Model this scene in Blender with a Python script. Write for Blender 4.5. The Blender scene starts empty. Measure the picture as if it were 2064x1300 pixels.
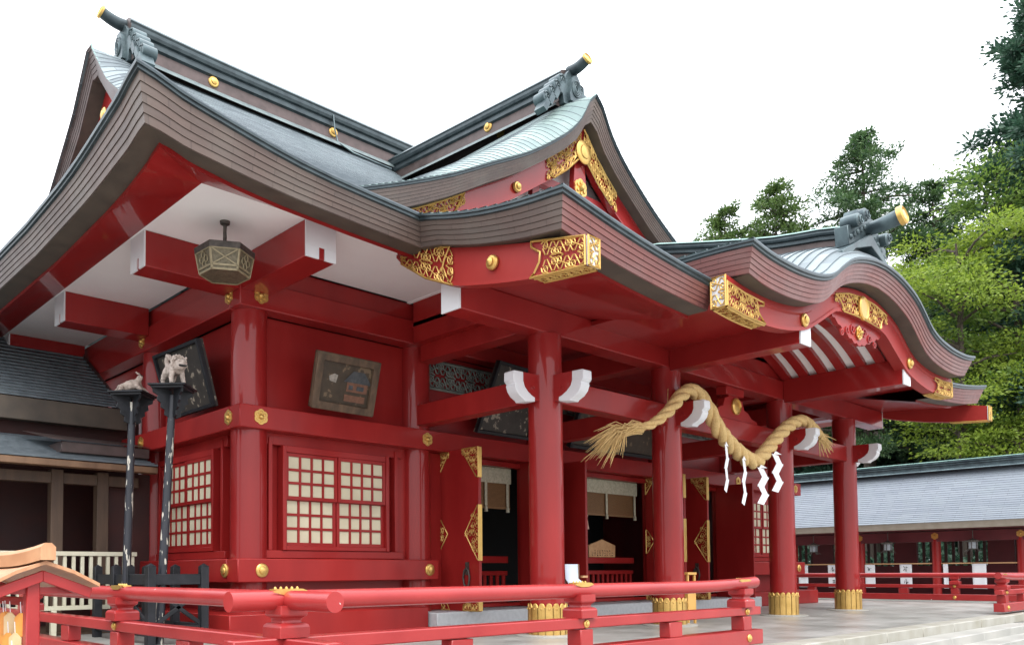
import bpy, bmesh, math, random
from mathutils import Vector, Matrix
random.seed(7)
D = bpy.data
S = bpy.context.scene
COL = S.collection
PI = math.pi
# ------------------------------------------------------------------ camera
cam_d = D.cameras.new('camera'); cam = D.objects.new('camera', cam_d); COL.objects.link(cam)
S.camera = cam
cam_d.sensor_width = 36.0; cam_d.sensor_fit = 'HORIZONTAL'
cam_d.lens = 36.0*1672.75/2064
cam_d.shift_x = 0.0771; cam_d.shift_y = 0.2081
cam_d.clip_start = 0.05; cam_d.clip_end = 3000
R_ = Vector((0.74639231, -0.66548098, -0.00579471)); U_ = Vector((-0.0240206, -0.0356406, 0.99907595)); F_ = Vector((0.66507257, 0.74556342, 0.04258712))
CAMP = Vector((0, 0, 0.86))
cam.matrix_world = Matrix(((R_.x, U_.x, -F_.x, CAMP.x), (R_.y, U_.y, -F_.y, CAMP.y), (R_.z, U_.z, -F_.z, CAMP.z), (0, 0, 0, 1)))
# ------------------------------------------------------------------ world, sun, exposure
SUN_EL, SUN_AZ = math.radians(52), math.radians(205)   # azimuth measured from +Y towards +X
w = D.worlds.new('World'); S.world = w; w.use_nodes = True
nt = w.node_tree; nt.nodes.clear()
out = nt.nodes.new('ShaderNodeOutputWorld'); bg = nt.nodes.new('ShaderNodeBackground')
sky = nt.nodes.new('ShaderNodeTexSky'); sky.sky_type = 'NISHITA'; sky.sun_disc = False
sky.sun_elevation = SUN_EL; sky.sun_rotation = SUN_AZ; sky.dust_density = 3.0
mix = nt.nodes.new('ShaderNodeMixRGB'); mix.inputs[0].default_value = 0.8
mix.inputs[2].default_value = (11.5, 11.8, 12.2, 1)      # bright even cloud cover
tcw = nt.nodes.new('ShaderNodeTexCoord'); sx = nt.nodes.new('ShaderNodeSeparateXYZ'); nt.links.new(tcw.outputs['Generated'], sx.inputs[0])
mrw = nt.nodes.new('ShaderNodeMapRange'); mrw.inputs[1].default_value = 0; mrw.inputs[2].default_value = 1; mrw.inputs[3].default_value = .58; mrw.inputs[4].default_value = 2.1   # overcast: zenith brighter than horizon
nt.links.new(sx.outputs[2], mrw.inputs[0])
vm = nt.nodes.new('ShaderNodeMixRGB'); vm.blend_type = 'MULTIPLY'; vm.inputs[0].default_value = 1
nt.links.new(sky.outputs[0], mix.inputs[1]); nt.links.new(mix.outputs[0], vm.inputs[1]); nt.links.new(mrw.outputs[0], vm.inputs[2]); nt.links.new(vm.outputs[0], bg.inputs[0])
bg.inputs[1].default_value = 0.13
nt.links.new(bg.outputs[0], out.inputs[0])
sun_d = D.lights.new('sun', 'SUN'); sun = D.objects.new('sun', sun_d); COL.objects.link(sun)
sun_d.energy = 1.1; sun_d.angle = math.radians(14); sun_d.color = (1, .965, .91)
sdir = Vector((math.sin(SUN_AZ)*math.cos(SUN_EL), math.cos(SUN_AZ)*math.cos(SUN_EL), math.sin(SUN_EL)))
sun.rotation_euler = sdir.to_track_quat('Z', 'Y').to_euler()
S.view_settings.view_transform = 'Standard'; S.view_settings.look = 'None'
S.view_settings.exposure = 0.68; S.view_settings.gamma = 1.0
S.render.engine = 'CYCLES'
# ------------------------------------------------------------------ materials
def nmat(name):
    m = D.materials.new(name); m.use_nodes = True
    return m, m.node_tree, m.node_tree.nodes['Principled BSDF']
def pbr(name, c1, c2=None, scale=3.0, rough=.5, rvar=.1, metal=0.0, spec=.5, bump=0.0, bscale=60.0, stretch=None, chips=None, coat=0.0, detail=5, coatr=.08):
    m, t, b = nmat(name)
    N, L = t.nodes, t.links
    tc = N.new('ShaderNodeTexCoord')
    src = tc.outputs['Object']
    if stretch:
        mp = N.new('ShaderNodeMapping'); mp.inputs['Scale'].default_value = stretch
        L.new(src, mp.inputs[0]); src = mp.outputs[0]
    no = N.new('ShaderNodeTexNoise'); no.inputs['Scale'].default_value = scale; no.inputs['Detail'].default_value = detail
    L.new(src, no.inputs['Vector'])
    rp = N.new('ShaderNodeValToRGB'); rp.color_ramp.elements[0].position = .32; rp.color_ramp.elements[1].position = .68
    rp.color_ramp.elements[0].color = (*c1, 1); rp.color_ramp.elements[1].color = (*(c2 or c1), 1)
    L.new(no.outputs[0], rp.inputs[0])
    col = rp.outputs[0]
    if chips:
        n2 = N.new('ShaderNodeTexNoise'); n2.inputs['Scale'].default_value = chips[1]; n2.inputs['Detail'].default_value = 3
        L.new(src, n2.inputs['Vector'])
        r2 = N.new('ShaderNodeValToRGB'); r2.color_ramp.elements[0].position = chips[2]; r2.color_ramp.elements[1].position = chips[2]+.02
        L.new(n2.outputs[0], r2.inputs[0])
        mx = N.new('ShaderNodeMixRGB'); mx.inputs[2].default_value = (*chips[0], 1)
        L.new(r2.outputs[0], mx.inputs[0]); L.new(col, mx.inputs[1]); col = mx.outputs[0]
    L.new(col, b.inputs['Base Color'])
    mr = N.new('ShaderNodeMapRange'); mr.inputs[3].default_value = max(.02, rough-rvar); mr.inputs[4].default_value = rough+rvar
    L.new(no.outputs[0], mr.inputs[0]); L.new(mr.outputs[0], b.inputs['Roughness'])
    b.inputs['Metallic'].default_value = metal; b.inputs['Specular IOR Level'].default_value = spec
    if coat:
        b.inputs['Coat Weight'].default_value = coat; b.inputs['Coat Roughness'].default_value = coatr
    if bump:
        n3 = N.new('ShaderNodeTexNoise'); n3.inputs['Scale'].default_value = bscale; n3.inputs['Detail'].default_value = 4
        L.new(src, n3.inputs['Vector'])
        bp = N.new('ShaderNodeBump'); bp.inputs['Strength'].default_value = bump; bp.inputs['Distance'].default_value = .02
        L.new(n3.outputs[0], bp.inputs['Height']); L.new(bp.outputs[0], b.inputs['Normal'])
    return m
def tiles(name, c1, c2, rough, metal, bw, joint=(.03, .035, .04), patina=None, spec=.5, mort=.012, bh=1.0):
    """metal shingles: UV u = metres along the course, v = course number"""
    m, t, b = nmat(name); N, L = t.nodes, t.links
    uv = N.new('ShaderNodeUVMap'); uv.uv_map = 'UVMap'
    br = N.new('ShaderNodeTexBrick'); br.inputs['Scale'].default_value = 1.0
    br.inputs['Brick Width'].default_value = bw; br.inputs['Row Height'].default_value = bh
    br.inputs['Mortar Size'].default_value = mort; br.inputs['Mortar Smooth'].default_value = 0; br.inputs['Bias'].default_value = 0
    br.inputs['Color1'].default_value = (*c1, 1); br.inputs['Color2'].default_value = (*c2, 1); br.inputs['Mortar'].default_value = (*joint, 1)
    L.new(uv.outputs[0], br.inputs[0])
    tc = N.new('ShaderNodeTexCoord'); no = N.new('ShaderNodeTexNoise'); no.inputs['Scale'].default_value = 1.6; no.inputs['Detail'].default_value = 6
    L.new(tc.outputs['Object'], no.inputs[0])
    rp = N.new('ShaderNodeValToRGB'); rp.color_ramp.elements[0].position = .45; rp.color_ramp.elements[1].position = .75
    L.new(no.outputs[0], rp.inputs[0])
    mx = N.new('ShaderNodeMixRGB'); mx.inputs[2].default_value = (*(patina or c2), 1)
    mu = N.new('ShaderNodeMath'); mu.operation = 'MULTIPLY'; mu.inputs[1].default_value = .55
    L.new(rp.outputs[0], mu.inputs[0]); L.new(mu.outputs[0], mx.inputs[0]); L.new(br.outputs[0], mx.inputs[1])
    L.new(mx.outputs[0], b.inputs['Base Color'])
    mr = N.new('ShaderNodeMapRange'); mr.inputs[3].default_value = rough-.08; mr.inputs[4].default_value = rough+.12
    n2 = N.new('ShaderNodeTexNoise'); n2.inputs['Scale'].default_value = 7; n2.inputs['Detail'].default_value = 4
    L.new(tc.outputs['Object'], n2.inputs[0]); L.new(n2.outputs[0], mr.inputs[0]); L.new(mr.outputs[0], b.inputs['Roughness'])
    bp = N.new('ShaderNodeBump'); bp.inputs['Strength'].default_value = .25; bp.inputs['Distance'].default_value = .02
    L.new(n2.outputs[0], bp.inputs['Height']); L.new(bp.outputs[0], b.inputs['Normal'])
    b.inputs['Metallic'].default_value = metal; b.inputs['Specular IOR Level'].default_value = spec
    return m
M = {}
M['red'] = pbr('red_lacquer', (.235, .0115, .0115), (.31, .018, .016), scale=2.2, stretch=(1, 1, .35), rough=.42, rvar=.1, spec=.22, bump=.06, bscale=30, coat=.16, coatr=.12, detail=8)
M['redgloss'] = pbr('red_gloss_lacquer', (.23, .011, .0112), (.285, .016, .015), scale=2.0, stretch=(1, 1, .3), rough=.4, rvar=.06, spec=.18, bump=.012, bscale=8, coat=.55, coatr=.05, detail=8)
M['redworn'] = pbr('red_worn_paint', (.28, .0165, .0175), (.355, .028, .027), scale=2.0, rough=.38, rvar=.12, spec=.35, bump=.06, bscale=40, chips=((.75, .7, .68), 9.0, .745), coat=.25, coatr=.15)
M['redsatin'] = pbr('red_satin_paint', (.25, .015, .0135), (.31, .023, .018), scale=1.3, rough=.5, rvar=.08, spec=.35, bump=.04, bscale=25)
M['reddark'] = pbr('dark_red_boards', (.22, .010, .012), (.28, .014, .015), scale=2.0, rough=.45, rvar=.1)
M['maroon'] = pbr('maroon_boards', (.035, .010, .010), (.055, .014, .012), scale=3.0, rough=.6)
M['gold'] = pbr('gilded_metal', (.60, .37, .10), (.70, .46, .15), scale=9, rough=.32, rvar=.1, metal=.75, bump=.06, bscale=70)
M['goldpaint'] = pbr('gilt_sheet', (.50, .31, .085), (.62, .40, .125), scale=6, rough=.4, rvar=.1, metal=.55, bump=.08, bscale=90)
M['white'] = pbr('white_paint', (.70, .71, .73), (.64, .65, .68), scale=2, rough=.5, rvar=.05)
M['plaster'] = pbr('white_plaster', (.88, .86, .85), (.83, .80, .80), scale=1.2, rough=.75, rvar=.05, bump=.04, bscale=50)
M['paper'] = pbr('window_paper', (.62, .57, .41), (.52, .47, .34), scale=2, rough=.8)
M['shide'] = pbr('white_folded_paper', (.86, .87, .90), (.82, .83, .87), scale=4, rough=.7)
M['roof'] = tiles('copper_shingles', (.22, .26, .275), (.085, .108, .122), .5, .3, .62, patina=(.22, .29, .29), joint=(.10, .12, .14), mort=.008)
M['roofgreen'] = tiles('patinated_copper_shingles', (.19, .26, .245), (.135, .195, .19), .48, .25, .62, patina=(.32, .41, .37), joint=(.12, .17, .17), mort=.008)
M['fascia'] = tiles('brown_copper_fascia', (.135, .096, .082), (.105, .078, .069), .42, .25, .5, joint=(.085, .062, .055), patina=(.16, .14, .12), mort=.006)
M['fasciared'] = tiles('reddish_copper_fascia', (.225, .088, .078), (.175, .072, .068), .38, .3, .5, joint=(.15, .062, .056), patina=(.24, .15, .14), mort=.006)
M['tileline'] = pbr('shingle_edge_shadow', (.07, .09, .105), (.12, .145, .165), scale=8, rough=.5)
M['flashing'] = pbr('pale_patinated_flashing', (.10, .13, .135), (.17, .21, .21), scale=6, rough=.5, metal=.2)
M['copperdark'] = pbr('dark_patinated_copper', (.028, .040, .046), (.055, .075, .082), scale=5, rough=.4, rvar=.12, metal=.4, bump=.08, bscale=30)
M['copperblue'] = pbr('blue_green_copper', (.045, .065, .075), (.10, .14, .15), scale=5, rough=.4, rvar=.12, metal=.4, bump=.08, bscale=30)
M['copperteal'] = pbr('teal_copper_edge', (.12, .22, .20), (.20, .32, .29), scale=6, rough=.45, rvar=.12, metal=.2)
M['copperbrown'] = pbr('brown_copper', (.075, .054, .050), (.115, .082, .077), scale=5, rough=.42, rvar=.1, metal=.3, bump=.05, bscale=25)
M['eaveunder'] = pbr('dark_eave_underside', (.060, .050, .040), (.09, .072, .055), scale=4, rough=.6)
M['blacklac'] = pbr('black_lacquer', (.008, .009, .011), (.02, .021, .026), scale=6, rough=.5, rvar=.12, spec=.3, bump=.1, bscale=30)
M['blackchip'] = pbr('chipped_black_lacquer', (.012, .014, .02), (.02, .022, .03), scale=6, rough=.42, rvar=.1, stretch=(1, 1, .22), chips=((.50, .47, .40), 26.0, .60), bump=.15, bscale=20)
M['carving'] = pbr('pale_weathered_carving', (.34, .28, .24), (.50, .42, .37), scale=22, rough=.75, bump=.4, bscale=50)
M['carving2'] = pbr('brown_weathered_carving', (.22, .17, .14), (.42, .34, .29), scale=24, rough=.8, bump=.4, bscale=50)
M['wood'] = pbr('aged_wood', (.13, .072, .040), (.22, .13, .075), scale=5, rough=.6, stretch=(1, 1, .15), bump=.1, bscale=30)
M['woodpost'] = pbr('brown_wood_posts', (.062, .038, .025), (.10, .062, .040), scale=6, rough=.6, stretch=(2, 2, .3))
M['woodlight'] = pbr('fresh_light_wood', (.44, .235, .105), (.54, .32, .16), scale=7, rough=.55, stretch=(2, .3, 2), bump=.08, bscale=40)
M['ivory'] = pbr('ivory_painted_wood', (.52, .49, .37), (.58, .56, .44), scale=4, rough=.55)
M['straw'] = pbr('rice_straw', (.56, .37, .14), (.72, .51, .23), scale=40, rough=.8, stretch=(1, 1, 1), bump=.6, bscale=120)
M['stone'] = pbr('pale_stone', (.26, .26, .24), (.37, .36, .33), scale=1.1, rough=.55, rvar=.12, bump=.06, bscale=30, detail=8)
M['stonewhite'] = pbr('white_granite', (.40, .41, .42), (.48, .49, .50), scale=14, rough=.5, bump=.04, bscale=60)
M['iron'] = pbr('old_iron', (.05, .045, .04), (.11, .095, .085), scale=20, rough=.5, metal=.5)
M['bronze'] = pbr('bronze_openwork', (.10, .085, .055), (.19, .165, .11), scale=30, rough=.5, metal=.4, bump=.3, bscale=60)
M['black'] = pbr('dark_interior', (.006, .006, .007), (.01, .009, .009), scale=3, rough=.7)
M['bamboo'] = pbr('brown_bamboo', (.20, .105, .045), (.26, .14, .06), scale=8, rough=.6, stretch=(1, 1, 8))
M['brocade'] = pbr('pale_brocade', (.55, .52, .40), (.38, .36, .26), scale=26, rough=.75)
def floorstone():
    m, t, b = nmat('stone_slabs'); N, L = t.nodes, t.links
    tc = N.new('ShaderNodeTexCoord'); br = N.new('ShaderNodeTexBrick'); br.inputs['Scale'].default_value = 1
    br.inputs['Brick Width'].default_value = 1.5; br.inputs['Row Height'].default_value = .75; br.inputs['Mortar Size'].default_value = .006
    br.inputs['Color1'].default_value = (.45, .445, .425, 1); br.inputs['Color2'].default_value = (.40, .395, .375, 1); br.inputs['Mortar'].default_value = (.25, .25, .23, 1)
    L.new(tc.outputs['Object'], br.inputs[0])
    no = N.new('ShaderNodeTexNoise'); no.inputs['Scale'].default_value = 1.2; no.inputs['Detail'].default_value = 8; no.inputs['Roughness'].default_value = .65
    L.new(tc.outputs['Object'], no.inputs[0])
    rp = N.new('ShaderNodeValToRGB'); rp.color_ramp.elements[0].position = .35; rp.color_ramp.elements[0].color = (.50, .50, .48, 1); rp.color_ramp.elements[1].position = .7; rp.color_ramp.elements[1].color = (1, 1, 1, 1)
    L.new(no.outputs[0], rp.inputs[0])
    mx = N.new('ShaderNodeMixRGB'); mx.blend_type = 'MULTIPLY'; mx.inputs[0].default_value = 1
    L.new(br.outputs[0], mx.inputs[1]); L.new(rp.outputs[0], mx.inputs[2]); L.new(mx.outputs[0], b.inputs['Base Color'])
    mr = N.new('ShaderNodeMapRange'); mr.inputs[3].default_value = .22; mr.inputs[4].default_value = .5
    L.new(no.outputs[0], mr.inputs[0]); L.new(mr.outputs[0], b.inputs['Roughness'])
    return m
M['slabs'] = floorstone()
def picmat(name, base, spots, sc, thr):
    m, t, b = nmat(name); N, L = t.nodes, t.links
    tc = N.new('ShaderNodeTexCoord'); no = N.new('ShaderNodeTexNoise'); no.inputs['Scale'].default_value = sc; no.inputs['Detail'].default_value = 5
    L.new(tc.outputs['Object'], no.inputs[0])
    rp = N.new('ShaderNodeValToRGB'); e = rp.color_ramp.elements
    e[0].position = .3; e[0].color = (*base, 1); e[1].position = thr; e[1].color = (*[q*1.5 for q in base], 1)
    x = e.new(thr+.03); x.color = (*spots, 1)
    L.new(no.outputs[0], rp.inputs[0]); L.new(rp.outputs[0], b.inputs['Base Color']); b.inputs['Roughness'].default_value = .55
    return m
M['oldpic'] = picmat('faded_dark_picture', (.026, .021, .017), (.26, .22, .17), 9, .585)
M['oldpicb'] = picmat('faded_brown_picture', (.035, .024, .014), (.14, .095, .055), 8, .60)
def leafmat(name, c1, c2, trans=.25):
    m, t, b = nmat(name); N, L = t.nodes, t.links
    tc = N.new('ShaderNodeTexCoord'); no = N.new('ShaderNodeTexNoise'); no.inputs['Scale'].default_value = 3.2; no.inputs['Detail'].default_value = 10
    L.new(tc.outputs['Object'], no.inputs[0])
    rp = N.new('ShaderNodeValToRGB'); rp.color_ramp.elements[0].position = .35; rp.color_ramp.elements[1].position = .65
    rp.color_ramp.elements[0].color = (*c1, 1); rp.color_ramp.elements[1].color = (*c2, 1)
    L.new(no.outputs[0], rp.inputs[0]); L.new(rp.outputs[0], b.inputs['Base Color']); b.inputs['Roughness'].default_value = .55
    tr = N.new('ShaderNodeBsdfTranslucent'); L.new(rp.outputs[0], tr.inputs[0])
    ms = N.new('ShaderNodeMixShader'); ms.inputs[0].default_value = trans
    o = t.nodes['Material Output']; L.new(b.outputs[0], ms.inputs[1]); L.new(tr.outputs[0], ms.inputs[2]); L.new(ms.outputs[0], o.inputs[0])
    return m
M['fir'] = leafmat('fir_needles', (.035, .085, .036), (.095, .17, .055), .3)
M['pine'] = leafmat('pine_needles', (.055, .11, .03), (.13, .20, .05), .3)
M['cedar'] = leafmat('dark_cedar_needles', (.022, .065, .042), (.055, .12, .07), .3)
M['bright'] = leafmat('bright_green_leaves', (.13, .21, .022), (.29, .375, .05), .5)
M['bright2'] = leafmat('mid_green_leaves', (.075, .155, .024), (.19, .28, .05), .45)
M['bark'] = pbr('bark', (.045, .032, .025), (.09, .07, .055), scale=9, rough=.9, stretch=(1, 1, .25), bump=.5, bscale=14)
# ------------------------------------------------------------------ mesh builder
class MB:
    def __init__(s): s.v = []; s.f = []; s.mi = []; s.uv = {}
    def add(s, verts, faces, mi=0, uvs=None):
        o = len(s.v); s.v.extend([tuple(p) for p in verts])
        for k, f in enumerate(faces):
            if uvs: s.uv[len(s.f)] = uvs[k]
            s.f.append(tuple(i+o for i in f)); s.mi.append(mi)
        return s
    def box(s, a, b, mi=0, rot=None, piv=None):
        x0, x1 = sorted((a[0], b[0])); y0, y1 = sorted((a[1], b[1])); z0, z1 = sorted((a[2], b[2]))
        v = [(x0,y0,z0),(x1,y0,z0),(x1,y1,z0),(x0,y1,z0),(x0,y0,z1),(x1,y0,z1),(x1,y1,z1),(x0,y1,z1)]
        if rot:
            p = Vector(piv or ((x0+x1)/2, (y0+y1)/2, (z0+z1)/2)); v = [tuple(rot @ (Vector(q)-p)+p) for q in v]
        return s.add(v, [(0,3,2,1),(4,5,6,7),(0,1,5,4),(1,2,6,5),(2,3,7,6),(3,0,4,7)], mi)
    def beam(s, a, b, w, h, mi=0, up=(0,0,1)):
        a = Vector(a); b = Vector(b); t = (b-a).normalized(); sd = t.cross(Vector(up))
        if sd.length < 1e-4: sd = t.cross(Vector((0,1,0)))
        sd.normalize(); un = sd.cross(t)
        v = []
        for p in (a, b):
            for x, y in ((-1,-1),(1,-1),(1,1),(-1,1)): v.append(p+sd*(x*w/2)+un*(y*h/2))
        return s.add(v, [(3,2,1,0),(4,5,6,7),(0,1,5,4),(1,2,6,5),(2,3,7,6),(3,0,4,7)], mi)
    def tube(s, pts, r, n=8, mi=0, caps=True, flat=1.0):
        pts = [Vector(p) for p in pts]; m = len(pts)
        rr = r if isinstance(r, (list, tuple)) else [r]*m
        v = []; ref = None
        for i, p in enumerate(pts):
            t = (pts[min(i+1, m-1)]-pts[max(i-1, 0)])
            if t.length < 1e-9: t = Vector((0,0,1))
            t.normalize()
            if ref is None:
                ref = t.cross(Vector((0,0,1)))
                if ref.length < 1e-3: ref = Vector((1,0,0))
            ref = (ref - t*ref.dot(t)); ref.normalize(); bi = t.cross(ref)
            for k in range(n):
                a = 2*PI*k/n; v.append(p+ref*(math.cos(a)*rr[i])+bi*(math.sin(a)*rr[i]*flat))
        f = []
        for i in range(m-1):
            for k in range(n):
                f.append((i*n+k, i*n+(k+1)%n, (i+1)*n+(k+1)%n, (i+1)*n+k))
        if caps: f.append(tuple(range(n-1, -1, -1))); f.append(tuple((m-1)*n+k for k in range(n)))
        return s.add(v, f, mi)
    def lathe(s, prof, origin=(0,0,0), n=16, mi=0, axis='Z', frame=None):
        """prof: (radius, height) list"""
        o = Vector(origin)
        if frame is None:
            frame = {'Z': (Vector((1,0,0)), Vector((0,1,0)), Vector((0,0,1))), 'Y': (Vector((1,0,0)), Vector((0,0,1)), Vector((0,-1,0))), 'X': (Vector((0,1,0)), Vector((0,0,1)), Vector((1,0,0)))}[axis]
        e1, e2, e3 = frame
        v = []; f = []
        for r, h in prof:
            for k in range(n):
                a = 2*PI*k/n; v.append(o+e1*(r*math.cos(a))+e2*(r*math.sin(a))+e3*h)
        for i in range(len(prof)-1):
            for k in range(n): f.append((i*n+k, i*n+(k+1)%n, (i+1)*n+(k+1)%n, (i+1)*n+k))
        f.append(tuple(range(n-1, -1, -1))); f.append(tuple((len(prof)-1)*n+k for k in range(n)))
        return s.add(v, f, mi)
    def prism(s, poly, origin, e1, e2, e3, t0, t1, mi=0):
        """flat outline (in e1,e2) given a thickness along e3"""
        o = Vector(origin); e1 = Vector(e1); e2 = Vector(e2); e3 = Vector(e3); n = len(poly)
        v = [o+e1*x+e2*y+e3*t0 for x, y in poly]+[o+e1*x+e2*y+e3*t1 for x, y in poly]
        f = [tuple(range(n-1, -1, -1)), tuple(range(n, 2*n))]+[(i, (i+1)%n, n+(i+1)%n, n+i) for i in range(n)]
        return s.add(v, f, mi)
    def grid(s, rows, mi=0, uvrows=None, close=False):
        m = len(rows[0]); v = [p for r in rows for p in r]; f = []; uv = []
        for i in range(len(rows)-1):
            for k in range(m-1):
                f.append((i*m+k, i*m+k+1, (i+1)*m+k+1, (i+1)*m+k))
                if uvrows: uv.append((uvrows[i][k], uvrows[i][k+1], uvrows[i+1][k+1], uvrows[i+1][k]))
        return s.add(v, f, mi, uv if uvrows else None)
    def build(s, name, mat, parent=None, bevel=0, smooth=32, origin=None, recalc=True, seg=1):
        mats = mat if isinstance(mat, (list, tuple)) else [mat]
        me = D.meshes.new(name)
        o3 = Vector(origin) if origin is not None else Vector((0,0,0))
        me.from_pydata([tuple(Vector(p)-o3) for p in s.v], [], s.f)
        for m in mats: me.materials.append(m)
        me.polygons.foreach_set('material_index', s.mi)
        if s.uv:
            ul = me.uv_layers.new(name='UVMap')
            for pi, u in s.uv.items():
                p = me.polygons[pi]
                for k, li in enumerate(p.loop_indices): ul.data[li].uv = u[k]
        if recalc:
            bm = bmesh.new(); bm.from_mesh(me); bmesh.ops.recalc_face_normals(bm, faces=bm.faces); bm.to_mesh(me); bm.free()
        if smooth:
            me.polygons.foreach_set('use_smooth', [True]*len(me.polygons)); me.set_sharp_from_angle(angle=math.radians(smooth))
        me.update()
        o = D.objects.new(name, me); COL.objects.link(o); o.location = o3
        if parent is not None: attach(o, parent)
        if bevel:
            b = o.modifiers.new('bevel', 'BEVEL'); b.width = bevel; b.segments = seg; b.limit_method = 'ANGLE'; b.angle_limit = math.radians(50)
            b.harden_normals = False
        return o
def world_loc(o):
    v = Vector(o.location); p = o.parent
    while p is not None: v = v+Vector(p.location); p = p.parent
    return v
def attach(o, parent):
    o.parent = parent; o.location = Vector(o.location)-world_loc(parent)   # all parents are unrotated
def thing(name, label, cat, loc=(0,0,0), group=None):
    o = D.objects.new(name, None); COL.objects.link(o); o.location = loc; o.empty_display_size = .2
    return tag(o, label, cat, group)
def tag(o, label, cat, group=None, kind=None):
    o['label'] = label; o['category'] = cat
    if group: o['group'] = group
    if kind: o['kind'] = kind
    return o
def struct(o):
    o['kind'] = 'structure'; return o
def dup(o, parent=None, name=None):
    c = o.copy(); COL.objects.link(c)
    if parent is not None: c.parent = parent
    for ch in [x for x in D.objects if x.parent == o and x != c]:
        dup(ch, c)
    return c
def lerp(tab, x):
    if x <= tab[0][0]: return tab[0][1]
    for (a, b), (c, d) in zip(tab, tab[1:]):
        if x <= c: return b+(d-b)*(x-a)/(c-a)
    return tab[-1][1]
def smoothtab(tab, n=200):
    """resampled monotone-ish smooth version of a table"""
    xs = [t[0] for t in tab]; ys = [t[1] for t in tab]; m = len(xs)
    d = [(ys[i+1]-ys[i])/(xs[i+1]-xs[i]) for i in range(m-1)]
    tg = [d[0]]+[(d[i-1]+d[i])/2 for i in range(1, m-1)]+[d[-1]]
    out = []
    for i in range(m-1):
        k = max(2, int(n*(xs[i+1]-xs[i])/(xs[-1]-xs[0])))
        for j in range(k):
            t = j/k; h = xs[i+1]-xs[i]
            out.append((xs[i]+t*h, (2*t**3-3*t*t+1)*ys[i]+(t**3-2*t*t+t)*h*tg[i]+(-2*t**3+3*t*t)*ys[i+1]+(t**3-t*t)*h*tg[i+1]))
    out.append((xs[-1], ys[-1])); return out
def arange(a, b, n): return [a+(b-a)*i/(n-1) for i in range(n)]
def frame_of(nrm):
    n = Vector(nrm).normalized(); a = n.cross(Vector((0,0,1)))
    if a.length < 1e-3: a = Vector((1,0,0))
    a.normalize(); b = a.cross(n); return a, b, n
def boss(mb, p, nrm, r=.05, h=.025, n=18):
    a, b, nn = frame_of(nrm)
    mb.lathe([(r, -.004), (r, h*.25), (r*.86, h*.5), (r*.6, h*.55), (r*.55, h*.85), (r*.3, h*1.05), (.001, h*1.1)], p, n, frame=(a, b, nn))
def hexflower(mb, p, nrm, r=.1, h=.02):
    a, b, nn = frame_of(nrm); p = Vector(p)
    pts = []
    for k in range(36):
        t = 2*PI*k/36; rr = r*(.86+.14*abs(math.cos(3*t)))
        pts.append((rr*math.sin(t), rr*math.cos(t)))
    mb.prism(pts, p, a, b, nn, 0, h*.5)
    for k in range(6):
        t = PI/3*k; c = p+a*(.56*r*math.sin(t))+b*(.56*r*math.cos(t))
        mb.lathe([(r*.2, h*.5), (r*.17, h*.9), (r*.05, h*1.0)], c, 8, frame=(a, b, nn))
    mb.lathe([(r*.34, h*.5), (r*.32, h*1.1), (r*.2, h*1.9), (.001, h*2.1)], p, 14, frame=(a, b, nn))
def spiral(cx, cy, r, a0, turns, n=14, sgn=1):
    return [(cx+r*(1-.8*i/(n-1))*math.cos(a0+sgn*turns*2*PI*i/(n-1)), cy+r*(1-.8*i/(n-1))*math.sin(a0+sgn*turns*2*PI*i/(n-1))) for i in range(n)]
def filigree(mb, mp, W, H, inside=None, cell=None, rad=.009, seed=1, border=True, outline=None):
    """openwork of scrolls over a W x H patch; mp(u, v) gives the 3-D point"""
    rng = random.Random(seed); cell = cell or H/2.2
    nx = max(1, round(W/cell)); ny = max(1, round(H/cell)); cx, cy = W/nx, H/ny; r = min(cx, cy)*.5
    for i in range(nx):
        for j in range(ny):
            x, y = (i+.5)*cx, (j+.5)*cy
            if inside and not inside(x, y): continue
            s = 1 if (i+j) % 2 else -1; a0 = rng.uniform(-.5, .5)
            for k in (-1, 1):
                sp = spiral(x+k*.34*cx, y+s*k*.16*cy, r*.62, a0+(0 if k > 0 else PI), 1.3, 13, s)
                sp = [(min(W, max(0, p)), min(H, max(0, q))) for p, q in sp]
                mb.tube([mp(*q) for q in sp], [rad*(1-.4*t/12) for t in range(13)], 4, caps=False)
            mb.tube([mp(min(W, max(0, x-cx*.5+cx*t/6)), min(H, max(0, y+s*cy*.40*math.sin(2*PI*t/6)))) for t in range(7)], rad*.9, 4, caps=False)
            mb.tube([mp(min(W, max(0, x-s*cx*.4*math.sin(2*PI*t/6))), min(H, max(0, y-cy*.5+cy*t/6))) for t in range(7)], rad*.8, 4, caps=False)
    if outline:
        mb.tube([mp(*q) for q in outline], rad*1.5, 4, caps=False)
    elif border:
        mb.tube([mp(x, y) for x, y in [(W*t/8, 0) for t in range(9)]], rad*1.6, 4, caps=False)
        mb.tube([mp(x, y) for x, y in [(W*t/8, H) for t in range(9)]], rad*1.6, 4, caps=False)
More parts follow.
